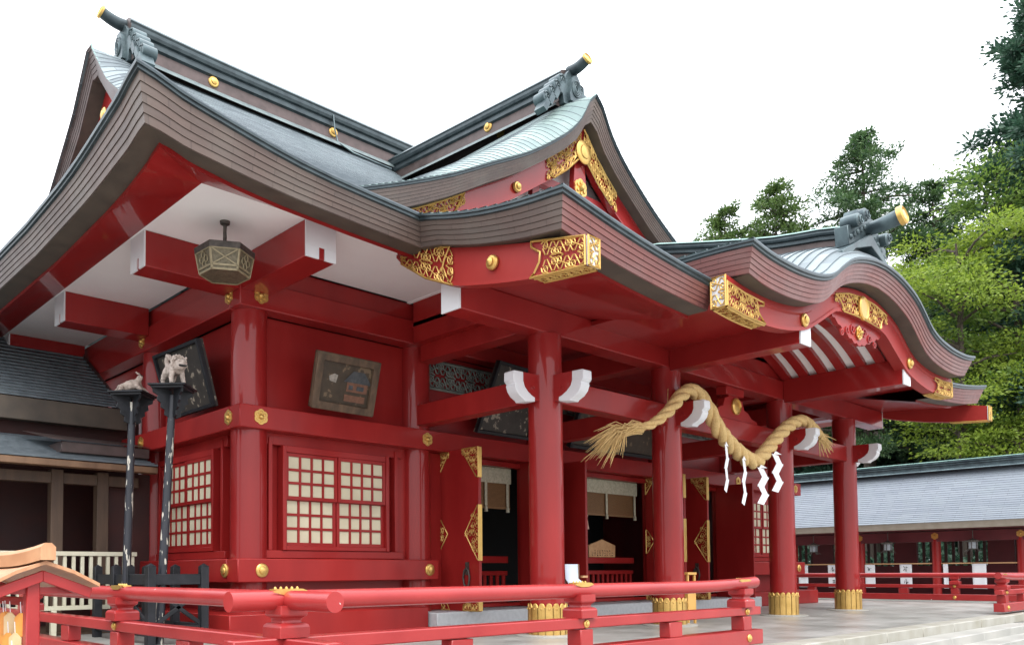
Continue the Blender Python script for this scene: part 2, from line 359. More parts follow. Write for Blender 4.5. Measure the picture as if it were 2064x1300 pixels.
# ================================================================== SETTING: ground, platform
XC = 13.31; XR = 2*XC; XL = 5.55; YF = 9.94; YP = 7.24; YR = 16.5; EX = 2.93; EY = 7.34
gm = MB().box((-400, -400, -1.3), (600, 700, -.76)); g = struct(gm.build('ground', pbr('grey_gravel', (.28, .27, .25), (.36, .35, .33), scale=30, rough=.9, bump=.3, bscale=90)))
pm = MB(); pm.box((2.35, 4.30, -.9), (24.3, 40, 0)); struct(pm.build('stone_terrace', M['slabs'], bevel=.012))
km = MB()
for i in range(16):
    x0 = 2.37+i*1.37
    km.box((x0+.004, 4.285, -.14), (x0+1.366, 4.60, .004))
struct(km.build('terrace_edge_stones', pbr('weathered_edge_stone', (.25, .235, .185), (.36, .35, .315), scale=2.4, rough=.6, stretch=(1, 1, .7), bump=.08, bscale=30), bevel=.012))
sm = MB()
for k in range(5):
    z = -.13-.125*k; y = 4.28-.34*(k+1)
    for i in range(6): sm.box((8.9+i*1.5+.003, y, z-.4), (8.9+(i+1)*1.5-.003, y+.5, z))
struct(sm.build('stone_steps', M['stone'], bevel=.012))
lm = MB().box((-40, 4.6, -.8), (2.34, 60, -.12)); struct(lm.build('side_paving', M['slabs']))

# ================================================================== THE HALL
hall = thing('shrine_hall', 'large vermilion shrine worship hall with copper roofs, front gable and wavy porch gable', 'shrine', (XC, 12, 0))
UP = [(0,.465),(.2,.42),(.45,.34),(.75,.28),(1.1,.215),(1.5,.145),(1.95,.085),(2.6,.04),(3.43,0),(30,0)]
UPS = smoothtab(UP[:-1])+[(30, 0)]
def ez(d): return 5.11+lerp(UPS, d)
def eh(d): return .335+.16*max(0, 1-d/2.4)**1.4
def fz(s): return 5.11+.53*s+.0165*s*s
def fade(s): return max(0, 1-s/3.2)**1.5
def verge_drop(x, s):
    d = min(x-5.63, XR-5.63-x)
    if d > .9 or s < 2.6: return 0
    g_ = min(1, max(0, (9.1-s)/.9))*min(1, max(0, (s-2.6)/1.2))
    return .36*(1-d/.9)**2*g_
def zmain(x, s):
    d = max(0, min(x-EX, XR-EX-x)); return fz(s)+lerp(UPS, d)*fade(s)-verge_drop(x, s)
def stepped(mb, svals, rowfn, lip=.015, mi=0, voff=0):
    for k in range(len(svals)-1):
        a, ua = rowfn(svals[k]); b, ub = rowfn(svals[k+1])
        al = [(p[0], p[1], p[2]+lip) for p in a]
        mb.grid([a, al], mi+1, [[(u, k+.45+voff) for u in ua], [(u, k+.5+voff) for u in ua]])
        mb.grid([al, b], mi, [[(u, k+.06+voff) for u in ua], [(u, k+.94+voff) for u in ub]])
OFFS = [0, .12, .25, .4, .6, .9, 1.2, 1.6, 2.1, 2.7, 3.4, 4.4, 5.6, 6.6]
def mainrow(s, back=False):
    xl = EX+s if s < 2.7 else 5.63
    xs = [xl+o for o in OFFS if xl+o < XC-.3]; xs = xs+[XC]+[XR-x for x in reversed(xs)]
    y = EY+s if not back else 2*YR-EY-s
    return [(x, y, zmain(x, s)) for x in xs], xs
mb = MB()
sv = arange(0, 9.06, 66)
stepped(mb, sv, mainrow)
stepped(mb, arange(0, 9.06, 24), lambda s: mainrow(s, True))
def skirtrow(s, right=False):
    y0 = EY+s; y1 = 2*YR-EY-s
    ys = [y0+o for o in OFFS]+[y1-o for o in reversed(OFFS)]
    return [((EX+s) if not right else XR-EX-s, y, fz(s)+lerp(UPS, min(y-EY, 2*YR-EY-y))*fade(s)) for y in ys], ys
stepped(mb, arange(0, 3.0, 20), skirtrow); stepped(mb, arange(0, 3.0, 20), lambda s: skirtrow(s, True))
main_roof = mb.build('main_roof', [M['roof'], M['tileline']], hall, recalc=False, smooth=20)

def fascia(mb, st, n=5):
    """eave edge: a lip, a dark band and n stepped courses, swept through stations (pos, inward, height)"""
    rows = []; us = []; u = 0; prev = None
    for p, inw, H in st:
        p = Vector(p); i3 = Vector((inw[0], inw[1], 0))
        if prev is not None: u += (p-prev).length
        prev = p; us.append(u)
        h = (H-.07)/n
        pr = [(.03, .016), (0, 0), (0, -.024), (.018, -.032), (.018, -.062), (.045, -.07)]
        x, z = .045, -.07
        for k in range(n):
            pr += [(x, z), (x+.012, z-h+.006), (x+.024, z-h+.0055), (x+.024, z-h)]
            x += .021; z -= h
        rows.append([p+i3*a+Vector((0, 0, b)) for a, b in pr])
    m = len(rows[0])
    for c in range(m-1):
        mi = 2 if c == 0 else (1 if c <= 4 else 0)
        k = max(0, (c-5)//4)
        mb.grid([[r[c], r[c+1]] for r in rows], mi, [[(us[i], k+(.2 if (c-5) % 4 == 0 else .5)), (us[i], k+(.8 if (c-5) % 4 == 0 else .5))] for i in range(len(rows))])
    return [(r[-1]) for r in rows]
FM = [M['fascia'], M['copperdark'], M['copperteal']]; FMR = [M['fasciared'], M['copperdark'], M['copperteal']]
def strip(mb, a, b, mi=0): mb.grid([[p, q] for p, q in zip(a, b)], mi)
# -- main eave: left side, corner, front up to the porch verge, both sides mirrored
PX0 = 6.36
ds = [0, .08, .18, .3, .45, .6, .8, 1.0, 1.25, 1.5, 1.8, 2.2, 2.7, 3.43]
def main_eave(mir):
    mx = (lambda p: Vector((XR-p[0], p[1], p[2]))) if mir else Vector
    st = []
    for d in reversed(ds[1:]+[5, 7, 9.16]): st.append(((EX, EY+d, ez(d)), (1, max(0, 1-d/1.2)), eh(d)))
    st.append(((EX, EY, ez(0)), (1, 1), eh(0)))
    for d in ds[1:]: st.append(((EX+d, EY, ez(d)), (max(0, 1-d/1.2), 1), eh(d)))
    st[-1] = (st[-1][0], (1, 1), eh(9))
    st2 = [(mx(p), ((-i[0] if mir else i[0]), i[1]), h) for p, i, h in st]
    mb = MB(); low = fascia(mb, st2)
    o = mb.build('eave_fascia', FM, main_roof, recalc=False, smooth=25)
    sg = -1 if mir else 1
    in1 = [low[k]+Vector((sg*i[0]*.24 if mir else i[0]*.24, i[1]*.24, .0)) if not mir else low[k]+Vector((i[0]*.24, i[1]*.24, 0)) for k, (p, i, h) in enumerate(st2)]
    mb = MB(); strip(mb, low, in1); mb.build('eave_underside', M['eaveunder'], main_roof, recalc=False, smooth=25)
    mb = MB()
    in2 = [p+Vector((0, 0, -.045)) for p in in1]; strip(mb, in1, in2)
    tgt = []
    for (p, i, h), q in zip(st, in2):
        if p[0] == EX and p[1] > EY: t = Vector((3.95, max(8.1, q.y), 5.0))
        elif p[0] == EX and p[1] == EY: t = Vector((3.95, 8.1, 5.0))
        else: t = Vector((max(3.95, q.x if not mir else XR-q.x), 8.1, 5.0))
        tgt.append(mx(t))
    strip(mb, in2, tgt); mb.build('eave_soffit', M['redgloss'], main_roof, recalc=False, smooth=25)
main_eave(False); main_eave(True)
# -- white eave ceiling
mb = MB(); mb.box((3.95, 8.1, 5.0), (8.14, 9.66, 5.03)); mb.box((3.95, 9.66, 5.0), (5.27, 25, 5.03)); mb.box((8.14, 7.4, 4.99), (8.2, 9.7, 5.03))
mb.build('eave_ceiling', M['plaster'], hall)
mb = MB(); mb.box((XR-8.14, 8.1, 5.0), (XR-3.95, 9.66, 5.03)); mb.box((XR-5.27, 9.66, 5.0), (XR-3.95, 25, 5.03)); mb.build('eave_ceiling', M['plaster'], hall)
# -- gable verges of the main roof (left and right ends)
for mir in (0, 1):
    X0 = 5.63 if not mir else XR-5.63; sx = 1 if not mir else -1
    st = []
    for s in arange(2.7, 9.0, 26): st.append(((X0, EY+s, zmain(X0, s)), (sx, 0), .34+.2*max(0, (s-7.5)/1.6)))
    top = [((X0, YR-.12, 11.30), (sx, 0), .58), ((X0, YR+.12, 11.30), (sx, 0), .58)]
    st = st+top+[((p[0][0], 2*YR-p[0][1], p[0][2]+.12*(1-abs(p[0][1]-YR)/7)), p[1], p[2]) for p in reversed(st)]
    mb = MB(); low = fascia(mb, st)
    mb.build('verge_fascia', [M['copperbrown'], M['copperbrown'], M['copperteal']], main_roof, recalc=False, smooth=25)
    mb = MB(); strip(mb, low, [p+Vector((sx*.3, 0, 0)) for p in low]); mb.build('verge_underside', M['eaveunder'], main_roof, recalc=False)
    # barge board and gable wall
    bb = MB(); tp = [p+Vector((sx*.28, 0, .05)) for p in low]; bt = [p+Vector((0, 0, -.52)) for p in tp]
    for dx in (0, .1): strip(bb, [p+Vector((sx*dx, 0, 0)) for p in tp], [p+Vector((sx*dx, 0, 0)) for p in bt])
    strip(bb, bt, [p+Vector((sx*.1, 0, 0)) for p in bt])
    bo = bb.build('barge_board', M['red'], hall, smooth=25)
    gb = MB()
    boss(gb, (X0+sx*.25, YR-.15, 9.95), (-sx, 0, 0), .14, .05)
    gb.build('gold_boss', M['gold'], bo)
    gw = MB(); gw.prism([(-7.0, 5.9), (7.0, 5.9), (3.5, 8.25), (0, 10.8), (-3.5, 8.25)], (X0+sx*.55, YR, 0), (0, 1, 0), (0, 0, 1), (sx, 0, 0), 0, .1)
    gw.build('gable_wall', M['red'], hall)
# -- main ridge
def ridge_profile(w):
    """(offset, z, material) from base to cap, right half mirrored"""
    h = [(.46, -.02), (.44, .05), (.30, .16), (.26, .17), (.22, .20), (.22, .46), (.28, .49), (.28, .56), (.25, .58), (.25, .63), (.30, .65), (.32, .71), (.32, .78), (.26, .80), (.29, .86), (.24, .93), (.10, .98)]
    return [(a*w, b) for a, b in h]
def ridge_mat(z): return 3 if z < .14 else (2 if z < .19 else (0 if z < .47 else (2 if z < .86 else 1)))
def sweep_ridge(mb, path, side, w=1.0, hs=1.0):
    """path of base points; side = unit horizontal vector"""
    pr = ridge_profile(w); full = [(-a, b*hs) for a, b in pr]+[(a, b*hs) for a, b in reversed(pr)]
    rows = [[Vector(p)+Vector(side)*a+Vector((0, 0, b)) for a, b in full] for p in path]
    for c in range(len(full)-1):
        z = (full[c][1]+full[c+1][1])/2/hs
        mb.grid([[r[c], r[c+1]] for r in rows], ridge_mat(z))
    for r in (rows[0], rows[-1]): mb.add(r, [tuple(range(len(r)))], 0)
RM = [M['copperbrown'], M['copperblue'], M['copperdark'], M['flashing']]
mb = MB(); sweep_ridge(mb, [(x, YR, 11.12+.10*max(0, (abs(x-XC)-4)/4)**2) for x in arange(6.35, XR-6.35, 40)], (0, 1, 0))
ridge = mb.build('main_ridge', RM, hall, recalc=True, smooth=25)
for x in (8.2, 11.35, 15.27, 18.4):
    mb = MB(); boss(mb, (x, YR-.22, 11.5), (0, -1, 0), .12, .07); mb.build('gold_boss', M['gold'], ridge)
def ridge_end(tip_a, tip_b, ax, sd, zb, parent, sc=1.0, faced=True, lowz=.9):
    """demon-tile style finial: upright plate with side scrolls, round tube with a gilded end"""
    ax = Vector(ax); sd = Vector(sd); a = Vector(tip_a); b = Vector(tip_b)
    mb = MB()
    outl = [(-.42, 0), (-.46, .25), (-.36, .5), (-.30, .85), (-.16, 1.02), (.16, 1.02), (.30, .85), (.36, .5), (.46, .25), (.42, 0)]
    base = Vector((a.x, a.y, zb))
    mb.prism([(x*sc, y*sc) for x, y in outl], base, sd, (0, 0, 1), ax, -.02*sc, .14*sc)
    mb.prism([(x*.6*sc, y*.72*sc+.1*sc) for x, y in outl], base, sd, (0, 0, 1), ax, .14*sc, .24*sc)
    for k in range(3):
        rg = [(base+sd*((.17-.05*k)*sc*math.cos(t))+Vector((0, 0, .48*sc+(.22-.06*k)*sc*math.sin(t)))+ax*.25*sc) for t in arange(0, 2*PI, 17)]
        mb.tube(rg, .025*sc, 6, caps=False)
    # side scrolls stepping down the slope
    for s_ in (-1, 1):
        for k in range(4):
            c = base+sd*(s_*(.40+.22*k)*sc)+Vector((0, 0, (.70-.02-.27*k*lowz)*sc))-ax*(.02*sc)
            mb.lathe([(.02, 0), (.17*sc, .0), (.17*sc, .36*sc), (.14*sc, .37*sc), (.02, .37*sc)], c-ax*.26*sc, 14, frame=(sd, Vector((0, 0, 1)), ax))
            mb.beam(c+Vector((0, 0, -.12*sc)), c+sd*(s_*.16*sc)+Vector((0, 0, -.42*sc)), .34*sc, .16*sc)
            sp = [c+sd*(q[0]*s_)+Vector((0, 0, q[1]))+ax*.115*sc for q in spiral(0, 0, .13*sc, .5, 1.5, 14)]
            mb.tube(sp, .02*sc, 5, caps=False)
    o = mb.build('ridge_ornament', M['copperblue'], parent, smooth=40)
    n = 9; pts = []
    for i in range(n):
        t = i/(n-1); p = a.lerp(b, t); p.z -= .05*sc*math.sin(PI*t); pts.append(p)
    mb = MB(); mb.tube(pts, [.16*sc*(1-.12*i/(n-1)) for i in range(n)], 18); mb.build('ridge_tube', M['copperdark'], o, smooth=40)
    d = (pts[-1]-pts[-2]).normalized(); e1, e2, e3 = frame_of(d)
    mb = MB(); R = .165*sc
    mb.lathe([(R*.9, -.035*sc), (R*1.05, -.03*sc), (R*1.05, .025*sc), (R*.85, .045*sc), (R*.8, .02*sc), (R*.3, .02*sc), (.001, .04*sc)], b, 20, frame=(e1, e2, e3))
    mb.build('gold_cap', M['gold'], o, smooth=40)
ridge_end((6.40, YR, 12.04), (5.86, YR, 12.12), (-1, 0, 0), (0, 1, 0), 11.16, ridge, .80)
ridge_end((XR-6.40, YR, 12.04), (XR-5.86, YR, 12.12), (1, 0, 0), (0, 1, 0), 11.16, ridge, .80)

# ================================================================== FRONT DORMER GABLE
VY = 9.9
VI = smoothtab([(0,10.50),(.3,10.34),(.7,9.98),(1,9.74),(2,9.02),(3,8.36),(4,7.74),(5,7.14),(6.1,6.55)])
VV = smoothtab([(0,10.40),(.2,10.22),(.45,9.80),(.8,9.41),(1.3,9.02),(2.05,8.53),(3,8.03),(3.94,7.53),(5.07,7.02),(6.1,6.60)])
def dz(w_, y):
    t = min(1, max(0, (y-VY)/.95)); t = 1-(1-t)**2
    return lerp(VV, w_)*(1-t)+lerp(VI, w_)*t
def drow(sgn):
    def f(s):
        w_ = 6.1-s; yend = min(16.4, 8.9+max(0, (lerp(VI, w_)-5.6))*1.6+.6)
        ys = [VY+q for q in (0, .1, .22, .36, .52, .72, .95)]+arange(VY+1.3, max(VY+1.6, yend), 6)
        return [(XC+sgn*w_, y, dz(w_, y)) for y in ys], ys
    return f
mb = MB()
for sg in (-1, 1): stepped(mb, arange(0, 6.0, 46), drow(sg), lip=.012)
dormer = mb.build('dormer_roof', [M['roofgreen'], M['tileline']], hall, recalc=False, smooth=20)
ws = [6.0, 5.6, 5.07, 4.5, 3.94, 3.4, 3, 2.5, 2.05, 1.65, 1.3, 1.05, .8, .62, .45, .32, .2]
def vh(w_): return lerp([(0,.50),(.3,.47),(.6,.36),(1.0,.31),(1.6,.29),(3,.33),(5,.40),(6,.42)], w_)
st = [((XC-w_, VY, lerp(VV, w_)), (0, 1), vh(w_)) for w_ in ws]+[((XC, VY, 10.40), (0, 1), .52)]+[((XC+w_, VY, lerp(VV, w_)), (0, 1), vh(w_)) for w_ in reversed(ws)]
mb = MB(); low = fascia(mb, st, 6); mb.build('verge_fascia', FM, dormer, recalc=False, smooth=25)
mb = MB(); strip(mb, low, [p+Vector((0, .5, 0)) for p in low]); mb.build('verge_underside', M['eaveunder'], dormer, recalc=False)
# barge board: hugs the underside, tapered lower edge
def dbt(w_): return lerp([(0, .62), (.5, .52), (1.2, .44), (2.5, .44), (4, .46), (6, .5)], w_)
tp = []; bt = []
for (p, i, h), q in zip(st, low):
    w_ = abs(p[0]-XC); tp.append(Vector((p[0], 10.30, q.z+.05))); bt.append(Vector((p[0], 10.30, q.z-dbt(w_))))
bb = MB(); strip(bb, tp, bt); strip(bb, [p+Vector((0, .12, 0)) for p in tp], [p+Vector((0, .12, 0)) for p in bt]); strip(bb, bt, [p+Vector((0, .12, 0)) for p in bt])
mid = [Vector((a.x, 10.28, a.z-.07)) for a in tp]
strip(bb, [p+Vector((0, 0, .07)) for p in mid], mid); strip(bb, mid, [p+Vector((0, .03, -.01)) for p in mid])
dbarge = bb.build('dormer_barge_board', M['redgloss'], hall, smooth=25)
pth_t = [(p.x-XC, p.z) for p in tp]; pth_b = [(p.x-XC, p.z) for p in bt]
def ctab(path): return [(x, z) for x, z in path]
def bmap(sgn, w0, w1, y=10.275):
    def mp(u, v):
        w_ = w0+(w1-w0)*u; x = sgn*w_
        zt = lerp(pth_t, x)-.06; zb = lerp(pth_b, x)+.01
        return Vector((XC+x, y, zb+(zt-zb)*v))
    return mp
def gold_fit(parent, mp, W, H, name='gold_fitting', seed=1, cell=None, rad=.009, inside=None, backing=None, outline=None, mat='goldpaint'):
    mb = MB(); sc = lambda a, b: mp(a/W, b/H)
    filigree(mb, sc, W, H, inside=inside, cell=cell, rad=rad, seed=seed, outline=outline)
    return mb.build(name, M[mat], parent, smooth=50)
for sg in (-1, 1):
    gold_fit(dbarge, bmap(sg, .05, 1.12), 1.25, .5, seed=3+sg, cell=.25, rad=.013, inside=lambda x, y: x < 1.0 or abs(y-.25) > .1,
             outline=[(0, 0), (.5, 0), (1.02, 0), (1.1, .1), (1.05, .25), (1.25, .5), (.8, .5), (.4, .5), (0, .5)])
    gold_fit(dbarge, bmap(sg, 3.35, 5.4), 1.9, .42, seed=9+sg, cell=.25, rad=.013, inside=lambda x, y: y > .42-.9*x-.05, outline=[(0, .42), (.15, .22), (.4, 0), (1, 0), (1.9, 0), (1.9, .42), (1, .42), (.5, .42), (0, .42)])
    mb = MB(); z_ = (lerp(pth_t, sg*2.0)+lerp(pth_b, sg*2.0))/2-.06; boss(mb, (XC+sg*2.0, 10.28, z_), (0, -1, 0), .10, .09); mb.build('gold_boss', M['gold'], dbarge)
mb = MB(); boss(mb, (XC, 10.26, 9.33), (0, -1, 0), .24, .07, 26); mb.build('gold_boss', M['gold'], dbarge)
# gable post (pendant) and gable wall
mb = MB(); mb.prism([(-.16, 7.2), (.16, 7.2), (.2, 8.7), (.15, 9.2), (-.15, 9.2), (-.2, 8.7)], (XC, 10.48, 0), (1, 0, 0), (0, 0, 1), (0, -1, 0), 0, .12)
gp = mb.build('gable_post', M['redgloss'], hall)
mb = MB(); hexflower(mb, (XC, 10.36, 8.62), (0, -1, 0), .2, .05); mb.build('gold_flower', M['gold'], gp)
mb = MB(); mb.prism([(-5.6, 6.3), (5.6, 6.3), (2.0, 8.2), (0, 9.7), (-2.0, 8.2)], (XC, 10.75, 0), (1, 0, 0), (0, 0, 1), (0, 1, 0), 0, .1); mb.build('gable_wall', M['plaster'], hall)
mb = MB(); mb.box((XC-3.2, 10.50, 7.55), (XC+3.2, 10.65, 7.85)); mb.box((XC-1.6, 10.45, 8.42), (XC+1.6, 10.6, 8.6))
for x in (-1.2, 1.2): mb.box((XC+x-.1, 10.5, 7.85), (XC+x+.1, 10.62, 8.42))
mb.build('gable_beam', M['reddark'], hall)
# dormer ridge
mb = MB(); sweep_ridge(mb, [(XC, y, 10.36+.05*(y-11)) for y in arange(10.62, 16.35, 20)], (1, 0, 0), .92, .86)
dridge = mb.build('dormer_ridge', RM, hall, smooth=25)
for x_ in (-1, 1):
    mb = MB(); boss(mb, (XC+x_*.2, 12.75, 10.82), (x_, 0, 0), .12, .07); mb.build('gold_boss', M['gold'], dridge)
ridge_end((XC, 10.60, 11.16), (XC, 10.13, 11.23), (0, -1, 0), (1, 0, 0), 10.36, dridge, .74)
mb = MB(); pts = [(11.28, YR-.33, 11.86), (11.3, YR-.36, 11.5), (11.36, YR-.40, 11.2), (11.65, 15.85, 10.93), (12.1, 15.6, 10.76), (12.5, 15.45, 10.66)]
mb.tube(pts, .02, 6); mb.build('lightning_wire', M['copperblue'], ridge)
# ================================================================== PORCH ROOF
PV = smoothtab([(5.16,4.69),(5.76,4.745),(6.3,4.83),(6.77,4.94),(7.34,5.11)])
PE = smoothtab([(0,4.69),(.88,4.56),(1.64,4.47),(2.64,4.39),(3.2,4.365),(7.5,4.35)])
porch = None
def pz(x, y):
    d = min(x-PX0, XR-PX0-x); e = lerp(PE, max(0, d)); v = lerp(PV, y)
    t = (y-5.16)/2.18; k = min(1, max(0, d)/2.2); return e+(5.12-e)*t*k+(v-4.69)*(1-k)
porches = []
for xa, xb in ((PX0, 9.35), (XR-9.35, XR-PX0)):
    mb = MB(); xs_ = arange(xa, xb, 16)
    stepped(mb, arange(5.16, 7.6, 17), lambda y: ([(x, y, pz(x, min(y, 7.34))+max(0, y-7.34)*.5) for x in xs_], xs_))
    porches.append(mb.build('porch_roof', [M['roof'], M['tileline']], hall, recalc=False, smooth=20))
KX = 13.40; KW = 4.18
for mir in (0, 1):
    mx = (lambda p: Vector((XR-p[0], p[1], p[2]))) if mir else (lambda p: Vector(p))
    sg = -1 if mir else 1; porch = porches[mir]
    vs = []
    for y in arange(7.34, 5.16, 12):
        i = (1, max(0, 1-(y-5.16)/1.0)) if y < 7.33 else (1, 1)
        vs.append(((PX0, y, lerp(PV, y)), i, .335+.035*(7.34-y)/2.18))
    mb = MB(); low = fascia(mb, [(mx(p), (sg*i[0], i[1]), h) for p, i, h in vs]); mb.build('verge_fascia', FM, porch, recalc=False, smooth=25)
    fs = [((PX0+d, 5.16, lerp(PE, d)), (max(0, 1-d/1.0), 1), lerp([(0,.37),(2.9,.31)], d)) for d in arange(0, 2.95, 14)]
    mb = MB(); lowf = fascia(mb, [(mx(p), (sg*i[0], i[1]), h) for p, i, h in fs]); mb.build('eave_fascia', FMR, porch, recalc=False, smooth=25)
    mb = MB()
    v1 = [p+Vector((sg*.26, 0, 0)) for p in low]; v1[-1] = low[-1]+Vector((sg*.26, .26, 0)); v1[0] = low[0]+Vector((sg*.26, .1, 0))
    f1 = [p+Vector((0, .26, 0)) for p in lowf]; f1[0] = lowf[0]+Vector((sg*.26, .26, 0))
    strip(mb, low, v1); strip(mb, lowf, f1); mb.build('eave_underside', M['eaveunder'], porch, recalc=False, smooth=25)
    mb = MB()
    f2 = [p+Vector((0, 0, -.04)) for p in f1]; strip(mb, f1, f2)
    f3 = [Vector((p.x, 7.1, 4.36)) for p in f2]; strip(mb, f2, f3)
    v2 = [p+Vector((0, 0, -.04)) for p in v1]; strip(mb, v1, v2)
    mb.grid([[mx((6.66, y, lerp(PV, y)-.36)) for y in arange(5.45, 7.9, 8)], [mx((8.2, y, 4.36+.02*y)) for y in arange(5.45, 7.9, 8)]])
    mb.build('eave_soffit', M['redgloss'], porch, recalc=False, smooth=25)
    # side barge board with gilded ends
    BT = smoothtab([(5.06,4.20),(5.44,4.28),(6.35,4.49),(7.0,4.66),(7.6,4.86),(8.1,4.98)]); BB = smoothtab([(5.06,3.90),(5.83,3.97),(6.51,4.09),(7.06,4.23),(7.55,4.46),(8.0,4.78),(8.1,4.9)])
    ys = arange(5.06, 8.05, 26); bb = MB()
    q = lambda x, y, z: mx((x, y, z))
    rows = [[q(6.60, y, lerp(BB, y)), q(6.60, y, lerp(BT, y)), q(6.76, y, lerp(BT, y)), q(6.76, y, lerp(BB, y)), q(6.60, y, lerp(BB, y))] for y in ys]
    bb.grid(rows); bb.add(rows[0][:4], [(0, 1, 2, 3)])
    rows = [[q(6.585, y, lerp(BB, y)+.045), q(6.585, y, lerp(BB, y)-.002), q(6.63, y, lerp(BB, y)-.002)] for y in ys]; bb.grid(rows)
    bo = bb.build('porch_barge_board', M['redsatin'], hall, smooth=25)
    def smap(u, v, a=5.07, b=5.80, x=6.575):
        y = a+(b-a)*u; return q(x, y, lerp(BB, y)+(lerp(BT, y)-lerp(BB, y))*v)
    gold_fit(bo, smap, 1.0, .45, seed=5, cell=.24, rad=.009, inside=lambda x, y: x < .85 or abs(y-.22) > .12,
             outline=[(0, 0), (.5, 0), (1, 0), (.92, .05), (.82, .18), (.8, .3), (.97, .38), (.97, .45), (.5, .45), (0, .45), (0, 0)])
    gold_fit(bo, lambda u, v: smap(u, v, 7.0, 7.95), 1.0, .45, seed=6, cell=.24, rad=.009, inside=lambda x, y: x > .1 and y < .42-.1*x, outline=[(1, .4), (.5, .44), (.05, .45), (.15, .3), (.2, .15), (0, 0), (.5, 0), (1, 0)])
    eb = MB(); eb.box(q(6.59, 5.045, lerp(BB, 5.06)), q(6.77, 5.06, lerp(BT, 5.06))); eb.build('sky_sheen_plate', M['white'], bo)  # backing plate coloured white: sky reflection between the gold scrolls, put into the colour
    gold_fit(bo, lambda u, v: q(6.59+.18*u, 5.036, lerp(BB, 5.06)+(lerp(BT, 5.06)-lerp(BB, 5.06))*v), .18, .30, seed=8, cell=.15, rad=.009, outline=[(0, 0), (.18, 0), (.18, .3), (0, .3), (0, 0)])
    gold_fit(bo, lambda u, v: q(6.6+.16*v, 5.06+.7*u, lerp(BB, 5.06+.7*u)-.008), .7, .16, seed=9, cell=.15, rad=.009)
    mb = MB(); c = q(6.58, 6.35, 4.29); boss(mb, c, (-sg, 0, 0), .085, .07); mb.build('gold_boss', M['gold'], bo)

# ================================================================== WAVY PORCH GABLE (karahafu)
KT = smoothtab([(0,5.44),(.45,5.41),(.9,5.33),(1.3,5.21),(1.62,5.04),(1.9,4.87),(2.2,4.77),(2.8,4.69),(3.3,4.675),(3.8,4.695),(4.18,4.745)])
KR = smoothtab([(4.64,0),(4.9,.22),(5.2,.37),(5.6,.45),(6.2,.53),(7.2,.76),(8.7,1.15)])
def kz(x, y):
    d = abs(x-KX); return lerp(KT, d)+lerp(KR, y)*(.10+.90*math.exp(-(d/1.8)**2))
kxs = [KX+q for q in arange(-KW, KW, 61)]
mb = MB(); stepped(mb, arange(4.64, 8.6, 27), lambda y: ([(x, y, kz(x, y)) for x in kxs], kxs), lip=.02)
kara = mb.build('wavy_gable_roof', [M['roof'], M['tileline']], hall, recalc=False, smooth=20)
st = [((KX-KW, y, kz(KX-KW, y)), (1, max(0, 1-(y-4.64)/1.0)), .345) for y in arange(6.6, 4.8, 8)]+[((KX-KW, 4.64, kz(KX-KW, 4.64)), (1, 1), .345)]
mb = MB(); l0 = fascia(mb, st); mb.build('verge_fascia', FMR, kara, recalc=False, smooth=25)
st = [((x, 4.64, kz(x, 4.64)), (max(-1, min(1, (1 if x < KX else -1)*max(0, 1-(KW-abs(x-KX))/1.0))), 1), .345-.03*math.exp(-((x-KX)/1.5)**2)) for x in kxs]
st[0] = (st[0][0], (1, 1), .345); st[-1] = (st[-1][0], (-1, 1), .345)
mb = MB(); l1 = fascia(mb, st); mb.build('eave_fascia', FMR, kara, recalc=False, smooth=25)
st = [((KX+KW, 4.64, kz(KX+KW, 4.64)), (-1, 1), .345)]+[((KX+KW, y, kz(KX+KW, y)), (-1, max(0, 1-(y-4.64)/1.0)), .345) for y in arange(4.8, 6.6, 8)]
mb = MB(); l2 = fascia(mb, st); mb.build('verge_fascia', FMR, kara, recalc=False, smooth=25)
mb = MB(); strip(mb, l1, [p+Vector((0, .34, .0)) for p in l1]); strip(mb, l0, [p+Vector((.3, 0, 0)) for p in l0]); strip(mb, l2, [p+Vector((-.3, 0, 0)) for p in l2])
mb.build('eave_underside', M['eaveunder'], kara, recalc=False, smooth=25)
KC = 13.27; KHW = 4.08
KB = smoothtab([(0,4.67),(.6,4.655),(.95,4.60),(1.2,4.48),(1.5,4.33),(1.85,4.17),(2.25,4.07),(2.75,4.00),(3.2,3.975),(3.7,3.985),(4.1,4.02)])
def ktop(x): return lerp(KT, abs(x-KX))-.40
bx = [KC+q for q in arange(-KHW, KHW, 61)]
def kbz(x): return lerp(KB, abs(x-KC))
bb = MB()
rows = [[(x, 5.0, kbz(x)), (x, 5.0, ktop(x)+.06), (x, 5.16, ktop(x)+.06), (x, 5.16, kbz(x)), (x, 5.0, kbz(x))] for x in bx]
bb.grid(rows); bb.add(rows[0][:4], [(0, 1, 2, 3)]); bb.add(rows[-1][:4], [(0, 1, 2, 3)])
bb.grid([[(x, 4.985, kbz(x)+.05), (x, 4.985, kbz(x)-.002), (x, 5.03, kbz(x)-.002)] for x in bx])
bb.grid([[(x, 4.985, ktop(x)+.06), (x, 4.97, ktop(x)-.03), (x, 5.0, ktop(x)-.05)] for x in bx])
kb = bb.build('wavy_barge_board', M['redsatin'], hall, smooth=25)
def kmap(a, b, y=4.972):
    def mp(u, v):
        x = a+(b-a)*u; return Vector((x, y, kbz(x)+.005+(ktop(x)-kbz(x)-.03)*v))
    return mp
